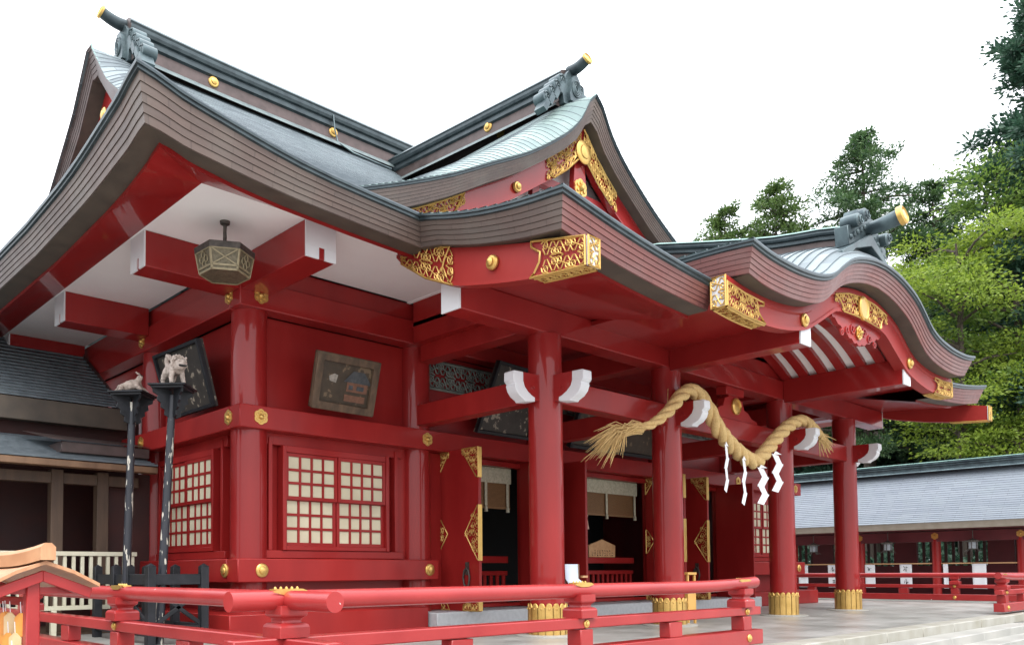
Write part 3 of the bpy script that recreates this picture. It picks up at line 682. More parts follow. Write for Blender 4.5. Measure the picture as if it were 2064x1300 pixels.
for sg in (-1, 1):
    gold_fit(kb, kmap(KC+sg*KHW, KC+sg*(KHW-.95)), 1.1, .38, seed=11, cell=.24, rad=.009, inside=lambda x, y: x < .9 or abs(y-.19) > .1,
             outline=[(0, 0), (.5, 0), (1.1, 0), (1.0, .06), (.88, .17), (.86, .27), (1.05, .32), (1.05, .38), (.5, .38), (0, .38), (0, 0)])
    x0 = KC+sg*KHW
    eb = MB(); eb.box((x0, 4.995, kbz(x0)), (x0+sg*.012, 5.165, ktop(x0)+.05)); eb.build('sky_sheen_plate', M['white'], kb)  # same white backing, sky reflection behind the scrolls painted in
    gold_fit(kb, lambda u, v: Vector((x0+sg*.02, 4.985+.19*u, kbz(x0)+(ktop(x0)+.05-kbz(x0))*v)), .18, .34, seed=12, cell=.16, rad=.010, outline=[(0, 0), (.18, 0), (.18, .34), (0, .34), (0, 0)])
    gold_fit(kb, lambda u, v: Vector((x0-sg*.95*u, 4.99+.17*v, kbz(x0-sg*.95*u)-.008)), 1.0, .17, seed=13, cell=.16, rad=.009)
    mb = MB(); x = KC+sg*1.98; boss(mb, (x, 4.99, (kbz(x)+ktop(x))/2), (0, -1, 0), .095, .06); mb.build('gold_boss', M['gold'], kb)
gold_fit(kb, kmap(KC-.98, KC+.98), 2.0, .36, seed=14, cell=.24, rad=.009, inside=lambda x, y: abs(x-1) < .82 or y > .2,
         outline=[(0, .36), (.5, .36), (1, .36), (1.5, .36), (2, .36), (1.85, .25), (1.75, .12), (1.7, 0), (1.3, 0), (1, 0), (.7, 0), (.3, 0), (.25, .12), (.15, .25), (0, .36)])
mb = MB(); a, b, n_ = frame_of((0, -1, 0)); mb.lathe([(.17, 0), (.17, .03), (.15, .045), (.13, .03), (.001, .035)], (KC, 4.975, 4.83), 26, frame=(a, b*1.12, n_)); mb.build('gold_boss', M['gold'], kb)
# carved pendant below the crest
pd = MB(); top_ = [(x, kbz(KC+x)+.02) for x in arange(-.92, .92, 15)]; botp = []
for k, x in enumerate(arange(.92, -.92, 41)):
    z = kbz(KC+x)-.02-.34*max(0, 1-(abs(x)/.92)**1.6)-.035*abs(math.sin(k*.75)); botp.append((x, z))
pd.prism(top_+botp, (KC, 5.05, 0), (1, 0, 0), (0, 0, 1), (0, 1, 0), 0, .07)
for sg in (-1, 1):
    for k in range(3):
        pd.tube([(KC+q[0], 5.045, q[1]) for q in spiral(sg*(.22+.2*k), 4.5-.06*k, .09-.015*k, 0, 1.3, 14, sg)], .016, 5, caps=False)
po = pd.build('carved_pendant', M['red'], kb, smooth=30)
mb = MB(); hexflower(mb, (KC, 5.04, 4.47), (0, -1, 0), .11, .035); mb.build('gold_flower', M['gold'], kb)
# vaulted ceiling behind the wavy board: white panels between curved ribs
def arch(dx): return 4.22+.64*math.cos(PI/2*min(1, abs(dx)/1.98))**.8
ax_ = arange(-1.9, 1.9, 25)
mb = MB(); mb.prism([(x, arch(x)) for x in arange(-1.98, 1.98, 25)]+[(1.98, 4.6), (1.2, 5.0), (0, 5.2), (-1.2, 5.0), (-1.98, 4.6)], (XC, 5.19, 0), (1, 0, 0), (0, 0, 1), (0, 1, 0), 0, .08); mb.build('vault_front', M['red'], hall)
mb = MB(); mb.grid([[(XC+x, 5.18, arch(x)+.09) for x in ax_], [(XC+x, 7.15, arch(x)+.09) for x in ax_]]); mb.build('vault_panel', M['plaster'], hall, smooth=60)
for k in range(6):
    y = 5.30+.33*k; mb = MB()
    rows = [[(XC+x, y, arch(x)), (XC+x, y, arch(x)+.085), (XC+x, y+.16, arch(x)+.085), (XC+x, y+.16, arch(x)), (XC+x, y, arch(x))] for x in ax_]; mb.grid(rows)
    mb.build('vault_rib', M['redgloss'], hall, smooth=30)
for a_, b_ in (((9.3, 5.2, 4.27), (11.26, 7.13, 4.33)), ((15.36, 5.2, 4.27), (17.3, 7.13, 4.33)), ((9.3, 7.14, 4.3), (17.3, 7.2, 5.2))):
    mb = MB(); mb.box(a_, b_); mb.build('porch_soffit', M['redgloss'], hall)
# wavy gable ridge and its finial
mb = MB(); sweep_ridge(mb, [(KX, y, kz(KX, y)-.06) for y in arange(5.2, 9.2, 12)], (1, 0, 0), .8, .46)
kr = mb.build('porch_ridge', [M['copperbrown'], M['copperteal'], M['copperdark'], M['copperdark']], hall, smooth=25)
fb = MB(); fb.prism([(-1.05, 5.30), (-1.08, 5.47), (0, 6.0), (1.08, 5.47), (1.05, 5.30), (.6, 5.62), (0, 5.80), (-.6, 5.62)], (KX, 4.86, 0), (1, 0, 0), (0, 0, 1), (0, 1, 0), 0, .42)
fb.prism([(-.7, 5.66), (-.74, 5.95), (-.5, 6.02), (-.36, 6.3), (.36, 6.3), (.5, 6.02), (.74, 5.95), (.7, 5.66), (0, 5.98)], (KX, 4.92, 0), (1, 0, 0), (0, 0, 1), (0, 1, 0), 0, .2)
for sg in (-1, 1):
    for cx, cz, r in ((.56, 6.05, .10), (.30, 6.20, .10)):
        fb.lathe([(.01, 0), (r, 0), (r, .24), (r*.8, .26), (.01, .26)], (KX+sg*cx, 5.07, cz), 16, axis='Y')
        fb.tube([(KX+sg*cx+q[0], 4.79, cz+q[1]) for q in spiral(0, 0, r*.8, 0, 1.4, 14, sg)], .014, 5, caps=False)
    for k in range(5): fb.lathe([(.045, 0), (.03, .03), (.001, .035)], (KX+sg*(.12+.13*k), 4.92, 6.08-.07*k), 8, axis='Y')
    fb.beam((KX, 4.9, 5.93), (KX+sg*.72, 4.9, 5.58), .05, .05)
fin = fb.build('ridge_ornament', M['copperblue'], kr, smooth=35, bevel=.008)
mb = MB(); n = 10; pts = [(KX, 5.2-.78*t, 6.08+.02*t+.04*t*t-.02*math.sin(PI*t)) for t in arange(0, 1, n)]
mb.tube(pts, [.08+.048*i/n for i in range(n)], 20); mb.build('ridge_tube', M['copperblue'], fin, smooth=40)
d = (Vector(pts[-1])-Vector(pts[-2])).normalized(); e1, e2, e3 = frame_of(d); mb = MB(); R = .138
mb.lathe([(R*.92, -.045), (R*1.06, -.04), (R*1.06, .025), (R*.86, .045), (R*.8, .02), (R*.62, .02), (R*.58, .035), (.001, .04)], pts[-1], 26, frame=(e1, e2, e3)); mb.build('gold_cap', M['gold'], fin, smooth=40)

# ================================================================== PORCH FRAME
CX4 = [8.49, 11.40, 15.22, 18.13]
def column(x, y, z0, z1, r, parent, taper=.97):
    mb = MB(); mb.lathe([(r, z0), (r, z0+.5), (r*.995, (z0+z1)/2), (r*taper, z1)], (x, y, 0), 32)
    return mb.build('column', M['redgloss'], parent, smooth=40)
for cx in CX4:
    c = column(cx, YP, .02, 4.0, .232, hall)
    cb = MB(); n = 16
    for k in range(n):
        a0 = 2*PI*k/n; wd = 2*PI/n*.97; prof = []
        for t in arange(-.5, .5, 7): prof.append((a0+wd*t, .385+.05*math.sqrt(max(0, 1-(2*t)**2))))
        lo = [(.249*math.cos(a), .249*math.sin(a), .02) for a, z in prof]; hi = [(.249*math.cos(a), .249*math.sin(a), z) for a, z in prof]
        lo2 = [(.262*math.cos(a0+(a-a0)*.86), .262*math.sin(a0+(a-a0)*.86), .02) for a, z in prof]; hi2 = [(.262*math.cos(a0+(a-a0)*.86), .262*math.sin(a0+(a-a0)*.86), z-.014) for a, z in prof]
        cb.grid([[Vector(q)+Vector((cx, YP, 0)) for q in r_] for r_ in (lo, hi, hi2, lo2)])
    for k in range(n):
        a0 = 2*PI*k/n; boss(cb, (cx+.262*math.cos(a0), YP+.262*math.sin(a0), .36), (math.cos(a0), math.sin(a0), 0), .014, .012, 8)
    cb.build('gold_collar', M['goldpaint'], c, recalc=True, smooth=25)
    bs = MB(); bs.lathe([(.42, 0), (.42, .012), (.40, .02), (.26, .022)], (cx, YP, 0), 32); bs.build('base_stone', M['stone'], c)
mb = MB(); mb.box((6.78, YP-.16, 4.0), (XR-6.78, YP+.16, 4.36)); keta = mb.build('porch_beam', M['redgloss'], hall, bevel=.012)
for x, sg in ((6.78, -1), (XR-6.78, 1)):
    mb = MB(); mb.box((x, YP-.163, 3.997), (x+sg*.02, YP+.163, 4.363)); mb.build('white_end', M['white'], keta)
for x in (11.4, 15.22):
    mb = MB(); mb.box((x-.15, 5.04, 3.95), (x+.15, 7.08, 4.38)); b_ = mb.build('vault_beam', M['redgloss'], hall, bevel=.01)
    mb = MB(); mb.box((x-.153, 5.02, 3.947), (x+.153, 5.041, 4.243)); mb.build('white_end', M['white'], b_)
def nose(p, dr, parent):
    """carved beam end: red body, white painted tip"""
    dr = Vector(dr); sd = dr.cross(Vector((0, 0, 1))); sq = lambda L: [(.16+(u-.16)*.93, 3.43-(3.43-z)*.84) for u, z in L]
    inner = [(.16, 3.44), (.55, 3.43), (.55, 3.29), (.52, 3.21), (.45, 3.14), (.37, 3.09), (.31, 3.07), (.31, 3.02), (.16, 3.02)]
    mb = MB(); mb.prism(sq(inner), p, dr, (0, 0, 1), sd, -.083, .083)
    for s_ in (-1, 1):
        mb.tube([Vector(p)+dr*q[0]+Vector((0, 0, q[1]))+sd*(s_*.085) for q in spiral(.34, 3.24, .04, -.5, 1.2, 14)], .008, 5, caps=False)
    o = mb.build('carved_nose', M['redgloss'], parent, smooth=30, bevel=.006)
    outer = [(.55, 3.432), (.74, 3.425), (.745, 3.26), (.71, 3.235), (.72, 3.2), (.69, 3.12), (.63, 3.05), (.54, 3.005), (.52, 2.975), (.31, 3.0), (.31, 3.07), (.37, 3.09), (.45, 3.14), (.52, 3.21), (.55, 3.29)]
    mb = MB(); mb.prism(sq(outer), p, dr, (0, 0, 1), sd, -.086, .086)
    mb.prism(sq([(.58, 3.42), (.75, 3.415), (.755, 3.27), (.60, 3.27)]), p, dr, (0, 0, 1), sd, -.088, .088); mb.build('white_tip', M['white'], o, smooth=30, bevel=.008)
for a, b in zip(CX4, CX4[1:]):
    mb = MB(); mb.box((a+.1, YP-.125, 3.10), (b-.1, YP+.125, 3.43)); tb = mb.build('tie_beam', M['red'], hall, bevel=.012)
    if a == CX4[0]: nose((a, YP, 0), (-1, 0, 0), tb)
    if b == CX4[3]: nose((b, YP, 0), (1, 0, 0), tb)
for x in CX4:
    mb = MB(); mb.box((x-.125, YP+.1, 3.12), (x+.125, YF-.1, 3.45)); tb = mb.build('tie_beam', M['red'], hall, bevel=.012)
    nose((x, YP, 0), (0, -1, 0), tb)
    mb = MB(); mb.box((x-.14, YP+.17, 4.1), (x+.14, YF-.3, 4.5)); mb.build('cross_beam', M['red'], hall, bevel=.012)
mb = MB(); mb.box((8.2, YP-.1, 4.62), (XR-8.2, YF-.25, 4.68)); mb.build('porch_ceiling', M['reddark'], hall)
mb = MB(); mb.box((8.2, YP+.165, 4.36), (8.42, YF-.31, 5.0)); mb.build('porch_side_beam', M['red'], hall, bevel=.01)
mb = MB(); mb.box((XR-8.42, YP+.165, 4.36), (XR-8.2, YF-.31, 5.0)); mb.build('porch_side_beam', M['red'], hall, bevel=.01)
# frog-leg strut with a gold medallion over the middle tie beam
kp = [(-.85, 3.43), (-.8, 3.5), (-.62, 3.53), (-.5, 3.62), (-.36, 3.66), (-.3, 3.80), (-.18, 3.83), (-.16, 4.0), (.16, 4.0), (.18, 3.83), (.3, 3.80), (.36, 3.66), (.5, 3.62), (.62, 3.53), (.8, 3.5), (.85, 3.43)]
mb = MB(); mb.prism(kp, (13.4, YP-.07, 0), (1, 0, 0), (0, 0, 1), (0, 1, 0), 0, .14); ks = mb.build('frog_leg_strut', M['red'], hall, bevel=.01)
mb = MB(); mb.lathe([(.145, 0), (.145, .03), (.12, .05), (.11, .03), (.001, .04)], (13.45, YP-.07, 3.68), 24, axis='Y'); mb.build('gold_medallion', M['gold'], ks)
mb = MB(); mb.box((13.1, YP-.1, 3.86), (13.7, YP+.1, 4.0)); mb.build('bearing_block', M['red'], hall, bevel=.01)
M['woodold'] = pbr('dark_weathered_frame_wood', (.055, .036, .022), (.13, .082, .05), scale=11, rough=.7, stretch=(1, 1, .2), bump=.15, bscale=40)
# ================================================================== HALL WALLS
HX = [5.55, 8.49, 11.40, 15.22, 18.13, 21.07]; HYL = [9.94, 12.87, 15.8, 18.7]
for x in HX: column(x, YF, .1, 4.4, .245, hall, .98)
for y in HYL[1:]: column(XL, y, .1, 4.4, .245, hall, .98)
def bb_(name, boxes, mat, bevel=.012, parent=None):
    o = None
    for a, b in boxes:
        mb = MB(); mb.box(a, b); o = mb.build(name, M[mat], parent or hall, bevel=bevel)
    return o
# ground sills, sill beams, head beams, eave beams (front ones butt against the left ones)
bb_('ground_sill', [((4.98, 9.38, 0), (8.27, 10.2, .33)), ((18.35, 9.38, 0), (21.64, 10.2, .33))], 'red')
bb_('ground_sill', [((4.98, 10.205, 0), (5.8, 20, .33))], 'red')
s1 = bb_('sill_beam', [((5.21, 9.60, .73), (8.68, 9.90, 1.04))], 'red')
s1b = bb_('sill_beam', [((17.94, 9.60, .73), (21.41, 9.90, 1.04))], 'red')
s2 = bb_('sill_beam', [((5.21, 9.905, .73), (5.51, 20, 1.04))], 'red')
n1 = bb_('head_beam', [((5.25, 9.64, 2.755), (21.37, 9.92, 3.06))], 'red')
n2 = bb_('head_beam', [((5.25, 9.925, 2.755), (5.53, 20, 3.06))], 'red')
t1 = bb_('eave_beam', [((5.25, 9.64, 4.36), (21.37, 9.92, 4.72)), ((5.31, 9.70, 4.722), (21.31, 9.92, 5.0))], 'redgloss')
t2 = bb_('eave_beam', [((5.25, 9.925, 4.36), (5.53, 22, 4.72)), ((5.31, 9.925, 4.722), (5.53, 22, 5.0))], 'redgloss')
def put(par, kind, p, n, r, h):
    mb = MB(); (hexflower if kind == 'f' else boss)(mb, p, n, r, h); mb.build('gold_flower' if kind == 'f' else 'gold_boss', M['gold'], par, smooth=40)
for x in (5.56, 8.49, 18.13, 21.06):
    put(n1, 'f', (x, 9.64, 2.91), (0, -1, 0), .105, .022); put(s1 if x < 10 else s1b, 'b', (x, 9.60, .885), (0, -1, 0), .092, .05)
for x in (5.56, 21.06): put(t1, 'f', (x, 9.64, 4.53), (0, -1, 0), .11, .022)
for y in (9.94, 12.82, 15.8):
    put(n2, 'f', (5.25, y, 2.91), (-1, 0, 0), .105, .022); put(t2, 'f', (5.25, y, 4.53), (-1, 0, 0), .11, .022); put(s2, 'b', (5.21, y, .885), (-1, 0, 0), .092, .05)
# bracket arms under the eave, white painted ends
def arm(a, b, axis):
    mb = MB(); mb.box(a, b); o = mb.build('bracket_arm', M['redgloss'], hall, bevel=.008)
    mb = MB()
    if axis == 'y':
        xm = (a[0]+b[0])/2; y = a[1]
        mb.box((a[0]-.003, y-.012, a[2]+.14), (b[0]+.003, y+.01, b[2])); mb.box((a[0]-.003, y-.012, a[2]-.003), (xm-.03, y+.01, a[2]+.139)); mb.box((xm+.05, y-.012, a[2]-.003), (b[0]+.003, y+.01, a[2]+.139))
    else:
        ym = (a[1]+b[1])/2; x = a[0]
        mb.box((x-.012, a[1]-.003, a[2]+.14), (x+.01, b[1]+.003, b[2])); mb.box((x-.012, a[1]-.003, a[2]-.003), (x+.01, ym-.05, a[2]+.139)); mb.box((x-.012, ym+.01, a[2]-.003), (x+.01, b[1]+.003, a[2]+.139))
    mb.build('white_end', M['white'], o, smooth=0)
arm((5.27, 8.12, 4.56), (5.69, 9.64, 4.998), 'y'); arm((XR-5.69, 8.12, 4.56), (XR-5.27, 9.64, 4.998), 'y')
for y in (9.86, 12.75, 15.6): arm((3.98, y-.2, 4.56), (5.25, y+.2, 4.998), 'x')
# wall panels
bb_('wall_panel', [((5.6, 9.96, 3.06), (8.4, 10.0, 4.36)), ((18.2, 9.96, 3.06), (21.0, 10.0, 4.36))], 'red', 0)
bb_('wall_panel', [((8.6, 9.96, 3.06), (18.0, 10.0, 4.36))], 'reddark', 0)
bb_('wall_panel', [((5.57, 10.1, 3.06), (5.61, 21, 4.36)), ((5.57, 15.9, .3), (5.61, 21, 2.76))], 'red', 0)
bb_('wall_panel', [((5.6, 9.96, .2), (8.4, 10.0, .75)), ((18.2, 9.96, .2), (21, 10.0, .75)), ((5.57, 10.1, .2), (5.61, 21, .75))], 'reddark', 0)
bb_('wall_panel', [((21.0, 10.0, .2), (21.06, 22, 5.0))], 'red', 0)
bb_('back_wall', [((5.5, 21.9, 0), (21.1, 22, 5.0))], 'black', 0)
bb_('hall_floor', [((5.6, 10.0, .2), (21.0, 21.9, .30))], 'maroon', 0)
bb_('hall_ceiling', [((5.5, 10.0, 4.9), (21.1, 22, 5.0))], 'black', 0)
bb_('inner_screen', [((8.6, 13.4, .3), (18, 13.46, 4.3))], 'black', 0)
# windows: frame, four sliding sashes with papered lattice
def window(org, ex, ey, W, z0, z1, jamb=.12):
    """org = left bottom corner on the wall face; ex along the wall, ey outward"""
    ex = Vector(ex); ey = Vector(ey); o = Vector(org)
    def bx(mb, u0, u1, z_0, z_1, d0, d1):
        a = o+ex*u0+ey*d0; b = o+ex*u1+ey*d1; mb.box((a.x, a.y, z_0), (b.x, b.y, z_1))
    fr = MB()
    bx(fr, 0, jamb, z0, z1, 0, .16); bx(fr, W-jamb, W, z0, z1, 0, .16)
    bx(fr, jamb, W-jamb, z1-.09, z1, 0, .15); bx(fr, jamb, W-jamb, z0, z0+.06, 0, .15)
    bx(fr, -.20, -.14, z0, z1+.1, 0, .12); bx(fr, W+.14, W+.20, z0, z1+.1, 0, .12)
    bx(fr, -.3, W+.3, z1+.002, z1+.16, .02, .10); bx(fr, -.3, W+.3, z0-.11, z0-.002, .0, .13)
    f = fr.build('window', M['red'], hall, bevel=.006)
    mid = (z0+z1)/2; half = (W-2*jamb)/2
    for cx in range(2):
        for cz in range(2):
            u0 = jamb+cx*half+.002; u1 = u0+half-.004; dep = (.05 if cz == 0 else .09)+(.018 if cx else 0)
            if cz == 0: a, b = z0+.06, mid+.02
            else: a, b = mid-.02, z1-.09
            mb = MB(); bd = .05
            bx(mb, u0, u0+bd, a, b, dep, dep+.035); bx(mb, u1-bd, u1, a, b, dep, dep+.035); bx(mb, u0+bd, u1-bd, b-bd, b, dep, dep+.034); bx(mb, u0+bd, u1-bd, a, a+bd, dep, dep+.034)
            iw = u1-u0-2*bd; ih = b-a-2*bd
            for k in range(1, 4): bx(mb, u0+bd+iw*k/4-.018, u0+bd+iw*k/4+.018, a+bd, b-bd, dep+.004, dep+.030)
            for k in range(1, 3): bx(mb, u0+bd, u1-bd, a+bd+ih*k/3-.018, a+bd+ih*k/3+.018, dep+.002, dep+.032)
            mb.build('sash', M['red'], f, bevel=.003)
            mb = MB(); bx(mb, u0+bd*.5, u1-bd*.5, a+bd*.5, b-bd*.5, dep+.008, dep+.014); mb.build('paper_panes', M['paper'], f)
    return f
window((6.0, 9.96, 0), (1, 0, 0), (0, -1, 0), 1.86, 1.16, 2.60, .06)
window((18.72, 9.96, 0), (1, 0, 0), (0, -1, 0), 1.86, 1.16, 2.60, .06)
window((5.57, 12.55, 0), (0, -1, 0), (-1, 0, 0), 1.86, 1.16, 2.60, .06)
for x0, x1 in ((5.6, 5.8), (8.06, 8.3), (18.3, 18.5), (20.8, 21.0)): bb_('window_side_board', [((x0, 9.90, 1.04), (x1, 9.96, 2.76))], 'red', .004)
bb_('window_backing', [((5.75, 9.965, 1.04), (8.3, 10.0, 2.76)), ((18.3, 9.965, 1.04), (20.9, 10.0, 2.76)), ((5.575, 10.2, 1.04), (5.61, 12.7, 2.76)), ((5.575, 13.0, 1.04), (5.61, 15.7, 2.76))], 'red', 0)
# ------------------------------------------------------------------ doorways
bays = [(8.62, 11.27, 9.00, 10.92), (11.53, 15.09, 11.62, 14.78), (15.35, 18.0, 15.66, 17.58)]
for bi, (a, b, h0, h1) in enumerate(bays):
    bb_('door_frame', [((a, 9.86, .25), (h0-.03, 10.02, 2.75)), ((h1+.03, 9.86, .25), (b, 10.02, 2.75)), ((h0-.03, 9.88, 2.66), (h1+.03, 10.0, 2.75)), ((h0-.03, 9.9, .25), (h1+.03, 10.05, .31))], 'red', .006)
    fm = MB(); n = int((h1-h0)/.155); w_ = (h1-h0)/n
    fm.box((h0, 10.22, 1.0), (h1, 10.32, 1.12)); fm.box((h0, 10.24, .78), (h1, 10.30, .86)); fm.box((h0, 10.24, .30), (h1, 10.30, .38))
    for k in range(n): fm.box((h0+w_*(k+.5)-.035, 10.25, .38), (h0+w_*(k+.5)+.035, 10.29, .78))
    fm.build('inner_barrier', M['red'], hall, bevel=.005)
    for li, hx in enumerate((h0, h1)):
        sgn = -1 if li == 0 else 1
        mb = MB(); mb.box((hx-.03, 9.0, .24), (hx+.03, 9.9, 2.78)); dr = mb.build('door_leaf', M['red'], hall, bevel=.006)
        for face in ((-1, 1) if True else ()):
            xf = hx+face*.034
            tri = lambda u0, v0, W, H, seed, ins, ol: gold_fit(dr, (lambda u, v: Vector((xf, 9.004+u0+W*u, v0+H*v))), W, H, seed=seed, cell=.12, rad=.0075, inside=ins, outline=ol)
            if (face == 1 and li == 0) or (bi == 1 and li == 0) or (bi == 2 and li == 1) or (bi == 0 and li == 1): continue
            # free edge: top corner, middle lozenge, bottom corner; hinge edge the same, smaller
            tri(0, 2.30, .36, .47, 21, lambda x, y: y > .47*(x/.36)*.95, [(0, 0), (.05, .02), (.36, .45), (.36, .47), (.18, .47), (0, .47), (0, .2), (0, 0)])
            tri(0, 1.02, .30, .86, 22, lambda x, y: x < .30*(1-abs(y-.43)/.43), [(0, 0), (.03, .02), (.30, .43), (.03, .84), (0, .86), (0, .6), (0, .3), (0, 0)])
            tri(0, .25, .36, .24, 23, lambda x, y: y < .24*(1-x/.5), [(0, 0), (.36, 0), (.33, .07), (.1, .22), (0, .24), (0, .1), (0, 0)])
            tri(.66, 2.42, .23, .33, 24, lambda x, y: y > .33*(1-x/.23), [(.23, 0), (.23, .33), (0, .33), (.03, .28), (.23, 0)])
            tri(.70, 1.2, .19, .5, 25, lambda x, y: x > .19*abs(y-.25)/.25, [(.19, 0), (.19, .5), (.16, .48), (0, .25), (.16, .02), (.19, 0)])
            tri(.66, .25, .23, .2, 26, lambda x, y: y < .2*x/.23, [(.23, 0), (0, 0), (.05, .08), (.2, .2), (.23, .2), (.23, 0)])
            mb = MB(); mb.box((xf-.004, 9.22, .80), (xf+.004, 9.30, 1.0)); ring = [(xf+face*.02, 9.26+.07*math.cos(t)*(1 if math.sin(t) > 0 else 1.0), .76+.15*math.sin(t)) for t in arange(0, 2*PI, 9)]
            mb.tube(ring, .016, 6, caps=False); mb.build('door_handle', M['iron'], dr)
        if (bi == 1 and li == 0) or (bi == 2 and li == 1): continue
        for z0_, z1_ in ((2.3, 2.77), (1.02, 1.88), (.25, .48)):
            ed = MB(); ed.box((hx-.034, 8.992, z0_), (hx+.034, 9.002, z1_)); ed.build('gilt_edge', M['gold'], dr)
# stone steps before the doors
bb_('stone_step', [((8.3, 9.22, 0), (18.32, 9.97, .24))], 'stonewhite', .015)
bb_('stone_step', [((8.62, 9.97, 0), (18.0, 10.0, .252))], 'stonewhite', 0)
# openwork transom above the doors, seen through the porch
tr = MB()
for a, b in ((8.8, 11.1), (11.7, 14.95), (15.5, 17.9)):
    filigree(tr, lambda u, v, a=a: Vector((a+u, 9.93, 3.82+v)), b-a, .44, cell=.22, rad=.018, seed=31)
tr.build('openwork_transom', pbr('dim_green_white_openwork', (.11, .13, .12), (.19, .21, .19), scale=9, rough=.6), hall, smooth=50)

# ================================================================== THINGS HUNG ON THE HALL
def picture(name, label, p0, p1, p2, p3, mat, frame='wood', fw=.09, group='old votive pictures on the hall walls'):
    """corner points: top-left, top-right, bottom-right, bottom-left (metres), a framed board leaning forward"""
    P = [Vector(p) for p in (p0, p1, p2, p3)]; c = sum(P, Vector())/4
    t = thing(name, label, 'picture', c, group)
    ex = (P[1]-P[0]).normalized(); n = ex.cross((P[3]-P[0]).normalized()).normalized()
    if n.dot(c-CAMP) > 0: n = -n
    mb = MB(); v = [q for q in P]+[q-n*.05 for q in P]; mb.add(v, [(0,1,2,3),(7,6,5,4),(0,4,5,1),(1,5,6,2),(2,6,7,3),(3,7,4,0)]); mb.build('panel', M[mat], t, smooth=0)
    fr = MB()
    for a, b in ((0, 1), (1, 2), (2, 3), (3, 0)):
        d = (P[b]-P[a]).normalized(); inn = (c-(P[a]+P[b])/2).normalized()
        fr.beam(P[a]-d*0.0+n*.015, P[b]+d*0.0+n*.015, .09, fw, up=n) if False else fr.beam(P[a]+n*.012+inn*(fw*.45), P[b]+n*.012+inn*(fw*.45), fw, .075, up=n)
    fr.build('frame', M[frame], t, bevel=.008)
    return t, P, n
t, P, n = picture('votive_picture', 'brown framed old picture of small buildings, leaning out over the front window', (6.215, 9.28, 3.84), (7.27, 9.28, 3.84), (7.33, 9.56, 3.12), (6.275, 9.56, 3.13), 'oldpicb', 'woodold', .11)
def onpic(P, n, u, v, d=.008): return P[0].lerp(P[1], u).lerp(P[3].lerp(P[2], u), v)+n*d
det = MB(); roofs = MB(); walls = MB()
def patch(mb, P, n, poly, d=.008): mb.add([onpic(P, n, u, v, d) for u, v in poly], [tuple(range(len(poly)))])
patch(walls, P, n, [(.52, .45), (.86, .45), (.86, .62), (.52, .62)]); patch(walls, P, n, [(.50, .68), (.84, .68), (.84, .80), (.50, .80)])
patch(roofs, P, n, [(.46, .45), (.60, .24), (.78, .24), (.92, .45)], .010)
patch(roofs, P, n, [(.55, .50), (.62, .50), (.62, .58), (.55, .58)], .011); patch(roofs, P, n, [(.68, .50), (.80, .50), (.80, .58), (.68, .58)], .011)
patch(det, P, n, [(.22, .40), (.30, .34), (.36, .36), (.34, .50), (.24, .48)], .009)
walls.build('painted_walls', pbr('faded_orange_paint', (.12, .055, .032), (.19, .085, .05), scale=18, rough=.6), t, smooth=0); roofs.build('painted_roofs', pbr('faded_slate_paint', (.03, .035, .04), (.07, .075, .08), scale=18, rough=.6), t, smooth=0); det.build('painted_white_patch', pbr('faded_pale_paint', (.20, .18, .155), (.34, .31, .27), scale=25, rough=.7), t, smooth=0)
picture('votive_picture', 'dark worn picture with pale flaking figures, on the left side wall behind the poles', (5.03, 11.80, 4.06), (5.03, 10.36, 4.02), (5.25, 10.32, 3.12), (5.25, 11.66, 3.12), 'oldpic', 'blacklac', .05)
picture('votive_picture', 'nearly black glazed picture with pale flowers, hanging behind the nearest porch column', (9.75, 9.3, 4.30), (10.95, 9.3, 4.25), (10.9, 9.7, 3.15), (9.6, 9.7, 3.15), 'oldpic', 'blacklac', .06)
picture('votive_picture', 'dim wide picture board in the shade above the middle doorway', (11.9, 9.3, 3.95), (14.7, 9.3, 3.95), (14.7, 9.62, 3.12), (11.9, 9.62, 3.12), 'oldpicb', 'blacklac', .07)
# hanging lantern under the eave corner
lan = thing('hanging_lantern', 'hexagonal bronze openwork lantern hanging from the white eave ceiling at the corner', 'lantern', (4.60, 8.82, 4.3))
LX, LY = 4.60, 8.82
mb = MB(); mb.tube([(LX, LY, 4.66), (LX, LY, 4.98)], .022, 10); mb.lathe([(.03, 4.95), (.055, 4.965), (.06, 5.0)], (LX, LY, 0), 14); mb.build('stem', M['iron'], lan)
def hexr(r, z, ph=.567): return [(LX+r*math.cos(ph+PI/3*k), LY+r*math.sin(ph+PI/3*k), z) for k in range(6)]
mb = MB(); A = [hexr(.02, 4.70), hexr(.34, 4.655), hexr(.35, 4.645), hexr(.345, 4.58), hexr(.32, 4.58)]
for a, b in zip(A, A[1:]): mb.add(a+b, [(k, (k+1) % 6, 6+(k+1) % 6, 6+k) for k in range(6)])
mb.build('cap', M['iron'], lan, smooth=20)
mb = MB(); a = hexr(.325, 4.58); b = hexr(.28, 4.345); mb.add(a+b, [(k, (k+1) % 6, 6+(k+1) % 6, 6+k) for k in range(6)]+[(0, 1, 2, 3, 4, 5)[::-1], (6, 7, 8, 9, 10, 11)]); mb.build('screen', M['bronze'], lan, smooth=20)
mb = MB(); ol = [Vector(p)-Vector((LX, LY, 4.47)) for p in a]; oc = Vector((LX, LY, 4.47))
